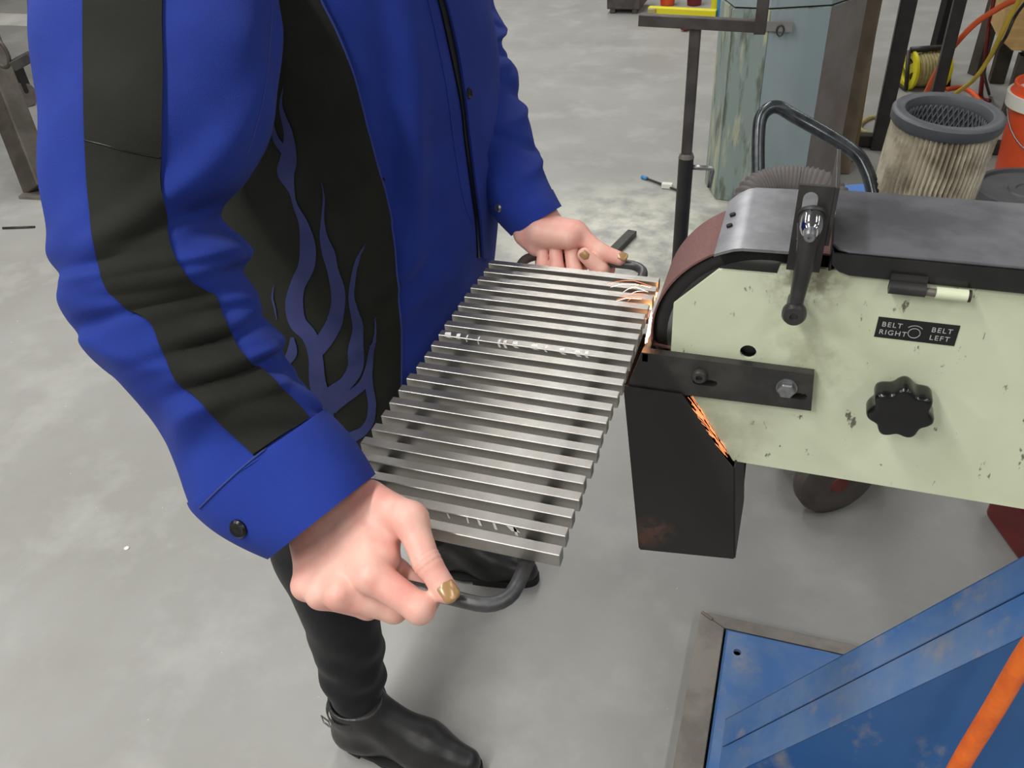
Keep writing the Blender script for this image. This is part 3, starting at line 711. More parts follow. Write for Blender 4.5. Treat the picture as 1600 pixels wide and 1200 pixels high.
cord(bvC, [(312, 794), (350, 757), (397, 716), (450, 678), (505, 648)], .0009, 40, M_piping, 'cuff_seam', .0006)
CL = [((764, 325), (862, 296), 1.068, .049), ((772, 338), (866, 304), 1.065, .048), ((784, 352), (870, 312), 1.062, .046), ((800, 368), (876, 323), 1.06, .044)]
cl_, clf = cuff(CL, lambda u, v, w: .001+ridge(u, v, .2, .5, .08, .6, 1.0, .003))
mesh_obj('cuff', mesh_np('cuff', [(cl_, clf)]), M_jblue, JK).data.set_sharp_from_angle(angle=.9)
bvCL = BVHTree.FromPolygons([Vector(p) for p in cl_], clf)
def snap(bv, px, py, r, m, h=.0025, name='snap_button'):
    p = hit(bv, px, py, 0); n0 = hit(bv, px, py, .01); ax_ = unit(n0-p)
    return MB().lathe(p-ax_*.001, ax_, [(0, r), (h*.6, r), (h, r*.8), (h*.85, r*.5), (h*.95, r*.2)], 20).build(name, m, JK, smooth=True)
snap(bvC, 373, 826, .0075, M_snap, .004)
snap(bvCL, 779, 325, .0055, M_hub, .004)
snap(bvT, 726, 146, .007, M_snap, .008); snap(bvT, 598, 281, .0025, M_snap, .003); snap(bvT, 728, 467, .0055, M_hub, .006)
# black side panel, its piping, the printed flames
PR = [(455, -120), (482, -50), (502, 0), (527, 50), (550, 110), (567, 173), (587, 253), (600, 300), (612, 350), (619, 400), (623, 465), (626, 540), (626, 600), (625, 680), (622, 740)]
PL = [(400, -120), (398, -50), (396, 0), (396, 50), (396, 110), (396, 173), (394, 253), (390, 300), (388, 350), (386, 400), (386, 465), (386, 540), (388, 600), (392, 680), (398, 740)]
sheet('side_panel', M_jblack, bvT, PL, PR, 160, 44, .0034, .005, JK)
cord(bvT, PR, .0013, 90, M_piping, 'panel_piping', .0034)
def z4(P): return [(400+p[0]/2.79, 250+p[1]/2.79, p[2]/2.79) for p in P]
FL = [z4([(128, -330, 2), (118, -240, 16), (150, -120, 40), (150, -10, 72), (140, 50, 74), (165, 130, 26), (180, 190, 20), (215, 270, 40), (232, 360, 66), (228, 450, 70), (190, 540, 66), (176, 620, 78), (190, 700, 76), (240, 760, 66), (265, 850, 60), (275, 960, 70), (305, 1060, 72), (320, 1160, 60), (350, 1240, 60)]),
      z4([(293, 90, 2), (304, 160, 8), (298, 250, 14), (302, 330, 36), (322, 400, 56), (338, 470, 48), (358, 550, 58), (362, 620, 60), (345, 700, 66), (300, 780, 70), (265, 830, 60)]),
      z4([(472, 355, 2), (448, 420, 14), (428, 500, 22), (418, 580, 26), (432, 660, 36), (445, 740, 50), (436, 830, 66), (430, 900, 66), (395, 960, 60), (345, 1000, 66), (310, 1040, 66)]),
      z4([(514, 672, 3), (523, 720, 7), (518, 770, 12), (500, 820, 22), (492, 890, 32), (470, 960, 40), (430, 1000, 40), (370, 1040, 50), (335, 1080, 40)]),
      z4([(488, 900, 30), (492, 980, 34), (505, 1050, 34), (500, 1120, 36), (470, 1170, 40), (420, 1200, 50), (360, 1230, 60)]),
      z4([(90, 535, 2), (82, 590, 8), (92, 640, 8), (100, 690, 3)]), z4([(166, 765, 14), (165, 830, 44), (140, 880, 30), (120, 940, 12)]),
      z4([(60, -280, 3), (72, -200, 14), (95, -100, 26), (140, -40, 40)])]
for P in FL:
    C_ = catmull(P, max(24, len(P)*7)); Lc, Rc = [], []
    for i, q in enumerate(C_):
        t = C_[min(i+1, len(C_)-1), :2]-C_[max(i-1, 0), :2]; t = t/np.linalg.norm(t); n_ = np.array([-t[1], t[0]])
        Lc.append(q[:2]-n_*abs(q[2])/2); Rc.append(q[:2]+n_*abs(q[2])/2)
    mb = MB(); vs = []; w_ = 5
    for a_, b_ in zip(Lc, Rc):
        for j in range(w_+1):
            t = j/w_; q = a_*(1-t)+b_*t; vs.append(hit(bvT, q[0], q[1], .0050))
    mb.add(vs, [(i*(w_+1)+j, i*(w_+1)+j+1, (i+1)*(w_+1)+j+1, (i+1)*(w_+1)+j) for i in range(len(Lc)-1) for j in range(w_)])
    mb.build('flame_print', M_jflame, JK, smooth=2)
# front placket, with a dark ribbon painting the shade along its edge
PK = [(640, -160), (668, -70), (692, 0), (711, 83), (723, 160), (729, 213), (738, 283), (747, 350), (750, 402)]
sheet('placket', M_jblue, bvT, PK, [(p[0]+(30 if p[1] < 100 else 22 if p[1] < 300 else 12), p[1]) for p in PK], 90, 6, .0055, .005, JK)
sheet('placket_shade', M_snap, bvT, [(p[0]-(9 if p[1] < 120 else 5), p[1]) for p in PK], [(p[0]+4, p[1]) for p in PK], 90, 2, .0025, .002, JK)
cord(bvT, [(664, -20), (682, 60), (698, 140), (710, 230), (724, 310), (738, 350)], .0012, 50, M_jblue, 'front_crease', .0)
# collar, out of the frame above
MB().lathe((-.54, .94, 1.43), (.12, 0, 1), [(0, .082), (.05, .078), (.05, .070), (0, .07)], 40).build('collar', M_jblue, JK, smooth=True)

# hands and body -------------------------------------------------------------
def P3(t): return at(*t).astype(np.float32)
C1, C2, C3 = P3((566, 786, .668)), P3((522, 820, .682)), P3((488, 850, .690))
MC = [P3((580, 902, .617)), P3((531, 928, .622)), P3((502, 928, .636)), P3((478, 915, .650))]
CB = [C1, C1*.5+C2*.5, C2*.6+C3*.4, C3]
FING = [[(582, 899, .616), (656, 951, .607), (668, 938, .632), (624, 888, .643)], [(531, 928, .622), (616, 952, .630), (625, 925, .650), (598, 890, .655)],
        [(502, 928, .636), (575, 948, .648), (585, 925, .665), (560, 895, .668)], [(478, 915, .650), (535, 938, .664), (545, 920, .680), (528, 900, .682)]]
FING = [[P3(q) for q in f_] for f_ in FING]
FR = [(.0128, .0110, .0092, .0076), (.0115, .0102, .0090, .0076), (.0108, .0096, .0085, .0072), (.0098, .0086, .0075, .0064)]
T0, T1, T2, T3 = P3((578, 782, .662)), P3((641, 812, .630)), P3((667, 879, .614)), P3((699, 925, .6075))
WR0 = P3((515, 800, .690)); WR1 = P3((440, 690, .705))
def groove(p, c, ax_, amp, s): return amp*np.exp(-(((p-c)@ax_.astype(np.float32))/s)**2)
tax = unit(T3-T2)
def rhand(p):
    d = None
    for i in range(4):
        q = cap(p, CB[i], MC[i], .0165-.001*i, .0112-.0006*i); d = q if d is None else smin(d, q, .012)
    d = smin(d, cap(p, WR1, WR0, .030, .027), .02)
    d = smin(d, cap(p, P3((545, 800, .676)), P3((500, 840, .688)), .021, .019), .016)
    for i in range(3): d = smin(d, cap(p, (CB[i]+CB[i+1])/2, (MC[i]*.62+MC[i+1]*.38)*.8+(CB[i]+CB[i+1])*.1, .0175, .0118), .012)
    d = smin(d, cap(p, P3((580, 810, .658)), P3((602, 872, .632)), .0150, .0120), .012)
    th = smin(cap(p, T0, T1, .0155, .0128), cap(p, T1, T2, .0124, .0104), .008)
    th = smin(th, cap(p, T2, T3, .0104, .0086), .004)
    near = np.linalg.norm(p-T2, axis=1) < .016
    g_ = np.zeros(len(p), np.float32)
    if near.any():
        for o_ in (-.0042, -.0008, .0030): g_[near] += groove(p[near], T2+tax.astype(np.float32)*o_, tax, .0006, .0009)
    th = th+g_
    d = smin(d, cap(p, P3((600, 812, .656)), P3((604, 838, .646)), .011, .008), .014)
    d = smin(d, th, .010)
    fg = None
    for f_, r_ in zip(FING, FR):
        q = smin(cap(p, f_[0], f_[1], r_[0], r_[1]), cap(p, f_[1], f_[2], r_[1], r_[2]), .004)
        q = smin(q, cap(p, f_[2], f_[3], r_[2], r_[3]), .003); fg = q if fg is None else smin(fg, q, .0022)
    d = smin(d, fg, .007)
    for i in range(4):  # knuckles and tendons on the back of the hand
        k_ = MC[i]-unit(ray(540, 900)).astype(np.float32)*.0045
        d = smin(d, cap(p, k_, k_, .0078, .0078), .007)
        d = smin(d, cap(p, CB[i]-unit(ray(540, 850)).astype(np.float32)*.0125, MC[i]-unit(ray(540, 900)).astype(np.float32)*.0095, .0016, .0020), .007)
    return d
rl = [min(q[i] for q in [C1, C2, C3, T3, WR1]+MC+[f for F_ in FING for f in F_])-.04 for i in range(3)]
rh = [max(q[i] for q in [C1, C2, C3, T3, WR1]+MC+[f for F_ in FING for f in F_])+.04 for i in range(3)]
RHm = surface_nets(rhand, rl, rh, .00125)
# far hand, seen from its palm side round the far handle
lw0, lw1 = P3((838, 348, 1.058)), P3((802, 275, 1.085))
LMC = [P3((926, 392, 1.072)), P3((896, 388, 1.080)), P3((868, 386, 1.086)), P3((842, 384, 1.090))]
LF = [[(926, 392, 1.072), (946, 420, 1.040), (938, 422, 1.014), (913, 398, 1.008)], [(896, 388, 1.080), (904, 418, 1.048), (898, 424, 1.020), (892, 388, 1.024)],
      [(868, 386, 1.086), (874, 416, 1.054), (870, 420, 1.026), (868, 387, 1.028)], [(842, 384, 1.090), (848, 412, 1.060), (848, 414, 1.034), (848, 390, 1.034)]]
LF = [[P3(q) for q in f_] for f_ in LF]; LR = [(r_[0]*.98, r_[1]*1.02, r_[2]*1.08, r_[3]*1.14) for r_ in FR]
LT0, LT1, LT2, LT3 = P3((838, 352, 1.044)), P3((898, 364, 1.026)), P3((939, 394, 1.017)), P3((968, 404, 1.012))
def lhand(p):
    d = smin(cap(p, lw1, lw0, .028, .0265), cap(p, lw0, P3((855, 372, 1.062)), .025, .022), .02)
    for i in range(4): d = smin(d, cap(p, lw0*.7+LMC[i]*.3, LMC[i], .016, .0115), .012)
    th = smin(cap(p, LT0, LT1, .0195, .0145), cap(p, LT1, LT2, .0130, .0100), .010); th = smin(th, cap(p, LT2, LT3, .0104, .0086), .004)
    d = smin(d, th, .010)
    d = smin(d, cap(p, P3((824, 366, 1.046)), P3((838, 384, 1.040)), .0165, .0135), .012)
    d = smin(d, cap(p, P3((846, 364, 1.026)), P3((888, 371, 1.014)), .0180, .0150), .010)
    fg = None
    for f_, r_ in zip(LF, LR):
        q = smin(cap(p, f_[0], f_[1], r_[0], r_[1]), cap(p, f_[1], f_[2], r_[1], r_[2]), .004)
        q = smin(q, cap(p, f_[2], f_[3], r_[2], r_[3]), .003); fg = q if fg is None else smin(fg, q, .0016)
    return smin(d, fg, .0012)
A_ = [lw0, lw1, LT3]+LMC+[f for F_ in LF for f in F_]
LHm = surface_nets(lhand, [min(q[i] for q in A_)-.04 for i in range(3)], [max(q[i] for q in A_)+.04 for i in range(3)], .0015)
RSH, REL = np.array([-.56, .755, 1.33]), at(240, 445, .715); LSH, LEL = np.array([-.55, 1.125, 1.33]), at(735, 150, 1.13)
HD = np.array([-.475, .935, 1.605])
def body(p):
    d = cap(p, (-.55, .94, .98), (-.55, .94, 1.25), .105, .115)
    d = smin(d, cap(p, (-.55, .86, .93), (-.55, 1.02, .93), .105, .105), .05); d = smin(d, cap(p, (-.55, .80, 1.32), (-.55, 1.08, 1.32), .055, .055), .05)
    d = smin(d, cap(p, (-.54, .94, 1.36), (-.515, .938, 1.53), .052, .048), .03)
    d = smin(d, cap(p, RSH, REL, .045, .036), .02); d = smin(d, cap(p, REL, WR1, .036, .029), .02)
    d = smin(d, cap(p, LSH, LEL, .045, .036), .02); d = smin(d, cap(p, LEL, lw1, .036, .029), .02)
    for y_, xk in ((.76, -.605), (1.125, -.63)):
        d = smin(d, cap(p, (-.56, .86 if y_ < .9 else 1.02, .88), (xk, y_, .47), .075, .048), .03); d = smin(d, cap(p, (xk, y_, .47), (-.605+(xk+.605), y_-.03 if y_ < .9 else y_, .10), .048, .03), .02)
    h_ = ell(p, HD, (.094, .074, .112)); h_ = smin(h_, cap(p, HD+np.array([.052, 0, -.055]), HD+np.array([.068, 0, -.088]), .034, .022), .03)
    h_ = smin(h_, cap(p, HD+np.array([.088, 0, .0]), HD+np.array([.108, 0, -.038]), .008, .012), .012)
    for s_ in (-1, 1):
        h_ = smin(h_, ell(p, HD+np.array([-.005, s_*.076, -.012]), (.018, .008, .030)), .004)
        e_ = HD+np.array([.088, s_*.033, .004]); h_ = -smin(-h_, np.linalg.norm(p-e_.astype(np.float32), axis=1)-.012, .010)
    return smin(d, h_, .02)
BDm = surface_nets(body, (-.80, .42, .02), (-.28, 1.28, 1.76), .008)
BO = mesh_obj('body', mesh_np('body', [RHm, LHm, BDm]), M_skin, PE)
BO['label'] = 'bare hands closed round the two grate handles'
for s_ in (-1, 1):
    e_ = HD+np.array([.078, s_*.033, .004])
    ev_ = MB().lathe(e_-np.array([.012, 0, 0]), (1, 0, 0), [(0, .004), (.004, .0105), (.012, .0125), (.02, .0105), (.024, .003)], 20).build('eye', M_eye, BO, smooth=2)
    MB().lathe(e_+np.array([.0095, 0, 0]), (1, 0, 0), [(0, .006), (.003, .0045), (.0035, .001)], 14).build('iris', M_iris, ev_, smooth=2)
MB().tube([HD+np.array([.090-.012*abs(t)**2/1.0, t*.024, -.066-.004*abs(t)]) for t in np.linspace(-1, 1, 9)], [.002, .004, .0055, .006, .005, .006, .0055, .004, .002], 8).build('lips', M_lip, BO, smooth=2)
def hair(p):
    h_ = ell(p, HD+np.array([-.014, 0, .014]), (.102, .086, .118)); cut = (p@np.array([.8, 0, -.6], np.float32))-float(HD@np.array([.8, 0, -.6]))-.028
    h_ = -smin(-h_, -cut, .012); return smin(h_, ell(p, HD+np.array([-.115, 0, -.01]), (.04, .042, .042)), .015)
mesh_obj('hair', mesh_np('hair', [surface_nets(hair, HD-.2, HD+.16, .006)]), M_hair, PE)
def nail(c, along, up_, w_, l_, name='fingernail'):
    along = unit(along); up_ = unit(up_-along*(up_@along)); sd = np.cross(along, up_); mb = MB(); vs = []; nu, nv = 9, 11
    for lay in (0, -.0012):
        for i in range(nv):
            s_ = -1+2*i/(nv-1)
            wd_ = w_*(1-.10*max(0, -s_)**3)*math.sqrt(max(0, 1-max(0, abs(s_)-.6)**2/.21))
            for j in range(nu):
                t = -1+2*j/(nu-1); vs.append(c+along*l_*s_+sd*wd_*t+up_*(lay+.0026*(1-t*t)-.0010*s_*s_-.0014))
    q = nu*nv; fs = [(i*nu+j, i*nu+j+1, (i+1)*nu+j+1, (i+1)*nu+j) for i in range(nv-1) for j in range(nu-1)]
    fs += [tuple(q+k for k in f)[::-1] for f in fs]
    for i in range(nv-1): fs += [(i*nu, (i+1)*nu, q+(i+1)*nu, q+i*nu), (i*nu+nu-1, q+i*nu+nu-1, q+(i+1)*nu+nu-1, (i+1)*nu+nu-1)]
    for j in range(nu-1): fs += [(j, q+j, q+j+1, j+1), ((nv-1)*nu+j, (nv-1)*nu+j+1, q+(nv-1)*nu+j+1, q+(nv-1)*nu+j)]
    mb.add(vs, fs); o = mb.build(name, M_nail, BO, smooth=2); o['label'] = 'gold varnished nail'; return o
tocam = -unit(ray(694, 920))
nu_ = unit(tocam*.95+np.array([.28, 0, .2])); nail(T3+nu_*.0086-tax*.0010, tax, nu_, .0068, .0082)
lt = unit(LT3-LT2); lu = unit(-unit(ray(970, 404))*.55+np.array([.45, 0, .75])); nail(LT3+lu*.0086+lt*.0005, lt, lu, .0058, .0068)
li = unit(LF[0][3]-LF[0][2]); lu2 = -unit(ray(914, 403)); nail(LF[0][3]+lu2*.0094-li*.001, li, unit(lu2), .0050, .0056)

# trousers
def trous(p):
    z = p[:, 2]
    d = cap(p, (-.56, .89, .84), (-.56, .99, .84), .10, .10)
    q = smin(cap(p, (-.565, .865, .84), (-.625, .765, .47), .085, .077), cap(p, (-.625, .765, .47), (-.598, .712, .10), .077, .048), .03)
    q2 = smin(cap(p, (-.565, 1.015, .84), (-.645, 1.12, .47), .085, .075), cap(p, (-.645, 1.12, .47), (-.632, 1.135, .10), .075, .046), .03)
    d = smin(smin(d, q, .04), q2, .04)
    ang = np.arctan2(p[:, 1]-.74, p[:, 0]+.61)
    w_ = np.clip((.34-z)/.2, 0, 1)
    d = d-(.0035*np.sin(z*75+2.2*np.sin(ang*1.0+.5)+2*ang)+.002*np.sin(z*120-1.7*ang))*w_ - .002*np.sin(z*30+2*ang)
    return np.maximum(d, .115-z)
mesh_obj('trousers', mesh_np('trousers', [surface_nets(trous, (-.80, .62, .08), (-.40, 1.26, 1.02), .0055)]), M_pants, PE)
# ankle boots
def boot(ox, oy, rz):
    def f(p):
        d = smin(cap(p, (-.028, 0, .050), (.115, .006, .038), .036, .038), cap(p, (.115, .006, .036), (.190, .002, .029), .039, .026), .03)
        d = smin(d, cap(p, (-.016, 0, .06), (-.012, 0, .165), .041, .045), .03); d = smin(d, cap(p, (.015, 0, .115), (.10, .004, .055), .038, .034), .03)
        d = d-.0016*np.sin(70*p[:, 0]+40*p[:, 2])*np.exp(-((p[:, 0]-.04)/.05)**2)
        d = np.maximum(d, p[:, 2]-.150)
        d = np.maximum(d, -(cap(p, (-.012, 0, .12), (-.012, 0, .2), .036, .040)))
        return np.maximum(d, .016-p[:, 2])
    v, q = surface_nets(f, (-.085, -.07, 0), (.235, .07, .18), .003)
    c_, s_ = math.cos(rz), math.sin(rz)
    def tr(P): P = np.array(P, float); return np.stack([ox+P[:, 0]*c_-P[:, 1]*s_, oy+P[:, 0]*s_+P[:, 1]*c_, P[:, 2]], 1)
    b_ = mesh_obj('boot', mesh_np('boot', [(tr(v), q)]), M_boot, PE)
    out = []
    for t in np.linspace(0, 2*math.pi, 49)[:-1]:
        x = .076+.142*math.cos(t); w_ = .041*(abs(math.sin(t))**.75)*(1 if x > .03 else .9); out.append((x, math.copysign(w_, math.sin(t))+(.004 if x > .06 else 0)))
    mb = MB(); vs = []
    for z in (.010, .018):
        vs += [(x, y, z) for x, y in out]
    n_ = len(out); fs = [tuple(range(n_))[::-1], tuple(range(n_, 2*n_))]+[(i, (i+1) % n_, n_+(i+1) % n_, n_+i) for i in range(n_)]
    mb.add(tr(vs), fs); mb.build('sole', M_sole, b_, bevel=.001)
    h_ = [(x, y) for x, y in out if x < .0]; mb = MB(); vs = [(x, y, z) for z in (0, .0105) for x, y in h_]; n_ = len(h_)
    mb.add(tr(vs), [tuple(range(n_))[::-1], tuple(range(n_, 2*n_))]+[(i, (i+1) % n_, n_+(i+1) % n_, n_+i) for i in range(n_)]); mb.build('heel', M_sole, b_)
    f_ = [(x, y) for x, y in out if x > .06]; mb = MB(); vs = [(x, y, z) for z in (0, .0105) for x, y in f_]; n_ = len(f_)
    mb.add(tr(vs), [tuple(range(n_))[::-1], tuple(range(n_, 2*n_))]+[(i, (i+1) % n_, n_+(i+1) % n_, n_+i) for i in range(n_)]); mb.build('tread', M_sole, b_)
    pts = [(-.013+.050*math.cos(t), .048*math.sin(t), .128+.006*math.cos(t)) for t in np.linspace(0, 2*math.pi, 41)[:-1]]
    w2 = MB(); vs = []
    for x, y, z in pts: vs += [(x, y, z-.007), (x, y, z+.007), (x*1.0-(x+.013)*.05, y*.95, z+.007), (x-(x+.013)*.05, y*.95, z-.007)]
    n_ = len(pts); fs = [(4*i+k, 4*((i+1) % n_)+k, 4*((i+1) % n_)+(k+1) % 4, 4*i+(k+1) % 4) for i in range(n_) for k in range(4)]
    w2.add(tr(vs), fs); st = w2.build('ankle_strap', M_boot, b_, smooth=True)
    bc = tr([(-.047, -.039, .125)])[0]; dv = tr([(-.047-.3, -.039-.8, .125)])[0]-bc; dv = unit(dv); sd = np.cross(dv, [0, 0, 1])
    MB().tube([bc+sd*a_*.009+np.array([0, 0, b2*.009])+dv*.003 for a_, b2 in ((-1, -1), (1, -1), (1, 1), (-1, 1))], .0015, 6, closed=True).build('buckle', M_chrome, st)
    return b_
boot(-.590, .700, math.radians(1)); boot(-.618, 1.14, math.radians(4))
# ------------------------------------------------------------------ background
# floor column / tank with scraped paint
CO = thing('steel_column', (-.05, 3.55, 0), 'faceted grey green steel column with scraped paint standing behind the grinder', 'column')
cpoly = [(-.338, 3.40), (-.275, 3.245), (-.15, 3.235), (.050, 3.30), (.170, 3.50), (.170, 3.78), (-.05, 3.90), (-.30, 3.78)]
MB().prism(cpoly, .0, .725, 'z').build('shaft', M_scraped, CO)
def face(a, b, z0, z1, m, name, t=.003):
    a = np.array(a); b = np.array(b); n_ = np.array([(b-a)[1], -(b-a)[0]]); n_ = n_/np.linalg.norm(n_)*t
    return MB().prism([a, b, b+n_, a+n_], z0, z1, 'z').build(name, m, CO)
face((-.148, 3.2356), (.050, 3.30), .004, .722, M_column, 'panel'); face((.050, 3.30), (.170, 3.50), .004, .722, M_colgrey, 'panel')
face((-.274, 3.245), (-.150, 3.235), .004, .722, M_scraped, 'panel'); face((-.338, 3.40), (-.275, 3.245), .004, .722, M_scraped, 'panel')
cen = np.mean(np.array(cpoly), 0)
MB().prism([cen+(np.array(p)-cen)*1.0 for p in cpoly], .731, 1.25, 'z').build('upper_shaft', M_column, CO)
MB().prism([cen+(np.array(p)-cen)*.985 for p in cpoly], .724, .732, 'z').build('joint', M_darkgap, CO)
l0 = on_y(1196, 33, 3.235); l1 = on_y(1238, 47, 3.25)
MB().box((l0[0], 3.225, l1[2]), (l1[0], 3.243, l0[2])).build('latch', M_colgrey, CO)
lp = on_y(1219, 48, 3.22); MB().tube([(lp[0]+.012*math.cos(t), 3.222, lp[2]+.018*math.sin(t)) for t in np.linspace(0, 2*math.pi, 17)[:-1]], .003, 6, closed=True).build('latch_ring', M_postdark, CO)
bh = on_y(1168, 42, 3.228); MB().cyl((bh[0], 3.245, bh[2]), (bh[0], 3.224, bh[2]), .007, n=12).build('bolt_hole', M_darkgap, CO)
# roller stand
RT = thing('roller_stand', (-.263, 2.1, 0), 'thin telescoping steel roller stand with a cross bar, in front of the steel column', 'stand')
X, Y = -.263, 2.1
MB().cyl((X, Y, .02), (X, Y, .62), .0195).build('outer_tube', M_postdark, RT, smooth=True)
MB().cyl((X, Y, .62), (X, Y, .632), .0205, .016).build('collar', M_steel, RT, smooth=True)
MB().cyl((X, Y, .31), (X, Y, .32), .0205).build('ring_weld', M_post, RT, smooth=True)
MB().box((X-.0125, Y-.0125, .60), (X+.0125, Y+.0125, .955)).build('inner_tube', M_post, RT, bevel=.002)
cr = on_y(1094, 262, Y); cr2 = on_y(1113, 262, Y); cr3 = on_y(1108, 292, Y)
MB().tube([(X+.01, Y, cr[2]), (cr[0], Y, cr[2]), (cr2[0], Y, cr2[2]-.002), (cr2[0]+.001, Y-.002, cr2[2]-.01), (cr3[0], Y, cr3[2])], .0065, 10).build('clamp_handle', M_hub, RT, smooth=2)
b0 = on_y(1000, 29, Y); b1 = on_y(1186, 39, Y)
MB().beam((b0[0], Y-.01, b0[2]), (b1[0], Y-.01, b1[2]), .022, .026).build('cross_bar', M_post, RT, bevel=.0015)
MB().beam((b1[0]+.004, Y-.01, b1[2]-.016), (b1[0]+.004, Y-.01, b1[2]+.16), .026, .026).build('upright', M_post, RT, bevel=.0015)
MB().cyl((b0[0]+.03, Y-.01, b0[2]+.13), (b1[0]-.02, Y-.01, b1[2]+.13), .025).build('roller', M_post, RT, smooth=True)
for k in range(3):
    a_ = k*2*math.pi/3+.5; MB().beam((X, Y, .13), (X+.26*math.cos(a_), Y+.26*math.sin(a_), .012), .03, .02).build('foot', M_postdark, RT)
# things on the floor at the far end
def floor_pt(px, py): return on_z(px, py, 0)
p = floor_pt(978, 22)
MB().box((p[0]-.14, p[1], .03), (p[0]+.10, p[1]+.3, .45)).box((p[0]-.12, p[1]+.01, 0), (p[0]-.08, p[1]+.05, .03)).box((p[0]+.04, p[1]+.01, 0), (p[0]+.08, p[1]+.05, .03)).build('tool_chest', M_post, bevel=.006)
tag(bpy.data.objects['tool_chest'], 'grey chest on short feet on the far floor left of the yellow spirit level', 'chest')
q0 = floor_pt(1012, 28); q1 = floor_pt(1118, 34)
lv2 = thing('spirit_level', (q0+q1)/2, 'yellow level lying on the far floor behind the roller stand', 'level')
MB().beam(q0+np.array([0, .03, .035]), q1+np.array([0, .03, .035]), .05, .07).build('level_body', M_yellow, lv2, bevel=.006)
MB().beam(q0+np.array([0, .0, .035]), q0+(q1-q0)*.12+np.array([0, .0, .035]), .03, .06).build('end_cap', M_cordt, lv2, bevel=.006)
q = floor_pt(1132, 31); o = MB().lathe((q[0], q[1], 0), (0, 0, 1), [(0, .05), (.02, .06), (.2, .06), (.22, .04)], 20).build('spray_can', M_cyan, smooth=True); tag(o, 'small blue can on the far floor beside the steel column', 'can')
q = floor_pt(1078, 50); o = MB().beam(q+np.array([-.05, .0, .03]), q+np.array([.03, .12, .04]), .05, .05).build('red_clamp', M_red, smooth=False, bevel=.01); tag(o, 'small dark red clamp lying next to the yellow level', 'clamp')
for k, (px, m_, nm, lb) in enumerate(((1035, M_bucket, 'red_tool', 'red hand tool standing behind the stand cross bar, left one'), (1078, M_red, 'red_tool', 'dark red hand tool standing behind the stand cross bar, right one'))):
    q = floor_pt(px, 18); o = MB().lathe((q[0], q[1]+.2, 0), (0, .1, 1), [(0, .05), (.1, .06), (.35, .04), (.4, .02)], 14).build(nm, m_, smooth=True); tag(o, lb, 'tool')
q = floor_pt(1114, 25); o = MB().lathe((q[0], q[1]+.1, 0), (0, 0, 1), [(0, .03), (.4, .03), (.42, .02)], 12).build('marker_post', M_yellow, smooth=True); tag(o, 'upright yellow tube on the far floor beside the column', 'tube')
# cable end and steel offcuts on the floor
c0, c1, c2_ = floor_pt(1003, 279), floor_pt(1030, 289), floor_pt(1066, 303); 
W_ = thing('cable_end', c1, 'short cable piece with a blue end and white tag on the floor', 'cable')
up_ = np.array([0, 0, .008])
MB().tube([c0+up_, c0*.7+c1*.3+up_], .008, 8).build('sheath', M_cyan, W_, smooth=2)
MB().tube(catmull([c0*.7+c1*.3+up_, c1+up_, c2_+up_], 12), .005, 8).build('wire', M_postdark, W_, smooth=2)
cc = floor_pt(1042, 294); MB().box((cc[0]-.022, cc[1]-.012, .002), (cc[0]+.022, cc[1]+.012, .022)).build('tag', M_white, W_, bevel=.002)
e0, e1 = floor_pt(958, 398), floor_pt(988, 368); o = MB().beam(e0+np.array([0, 0, .012]), e1+np.array([0, 0, .012]), .036, .022).build('steel_offcut', M_rest, bevel=.002); tag(o, 'short dark flat bar lying on the floor beyond the far hand', 'steel bar')
e0, e1 = floor_pt(5, 358), floor_pt(55, 356); o = MB().tube([e0+np.array([0, 0, .005]), e1+np.array([0, 0, .005])], .005, 8).build('welding_rod', M_rest, smooth=2); tag(o, 'thin dark rod lying on the floor in front of the bench leg', 'rod')
e = floor_pt(198, 857); o = MB().lathe(e, (0, 0, 1), [(0, .006), (.002, .006), (.003, .004)], 14).build('metal_disc', M_white, smooth=True); tag(o, 'tiny pale disc on the floor left of the worker', 'disc')
# shop vacuum with its used filter on top
VC = np.array([.20, 1.75, 0]); VZ = .665
VA = thing('shop_vacuum', VC, 'blue shop vacuum with tube handle and red wheels behind the grinder', 'vacuum')
MB().lathe((VC[0], VC[1], .14), (0, 0, 1), [(0, .15), (.02, .17), (VZ-.20, .176), (VZ-.19, .185), (VZ-.17, .185), (VZ-.165, .172), (VZ-.145, .165), (VZ-.14, .158)], 40).build('drum', M_vac, VA, smooth=True)
MB().lathe((VC[0], VC[1], .10), (0, 0, 1), [(0, .17), (.045, .17)], 30).build('dolly', M_postdark, VA, smooth=True)
hp = [at(1186, 420, 1.70), at(1185, 300, 1.70), at(1185, 215, 1.70), at(1191, 180, 1.70), at(1213, 167, 1.695), at(1245, 184, 1.69), at(1300, 215, 1.67), at(1335, 238, 1.66), at(1352, 262, 1.655), at(1365, 305, 1.65), at(1380, 420, 1.65)]
MB().tube(catmull(hp, 60), .0135, 14).build('handle', M_tube, VA, smooth=2)
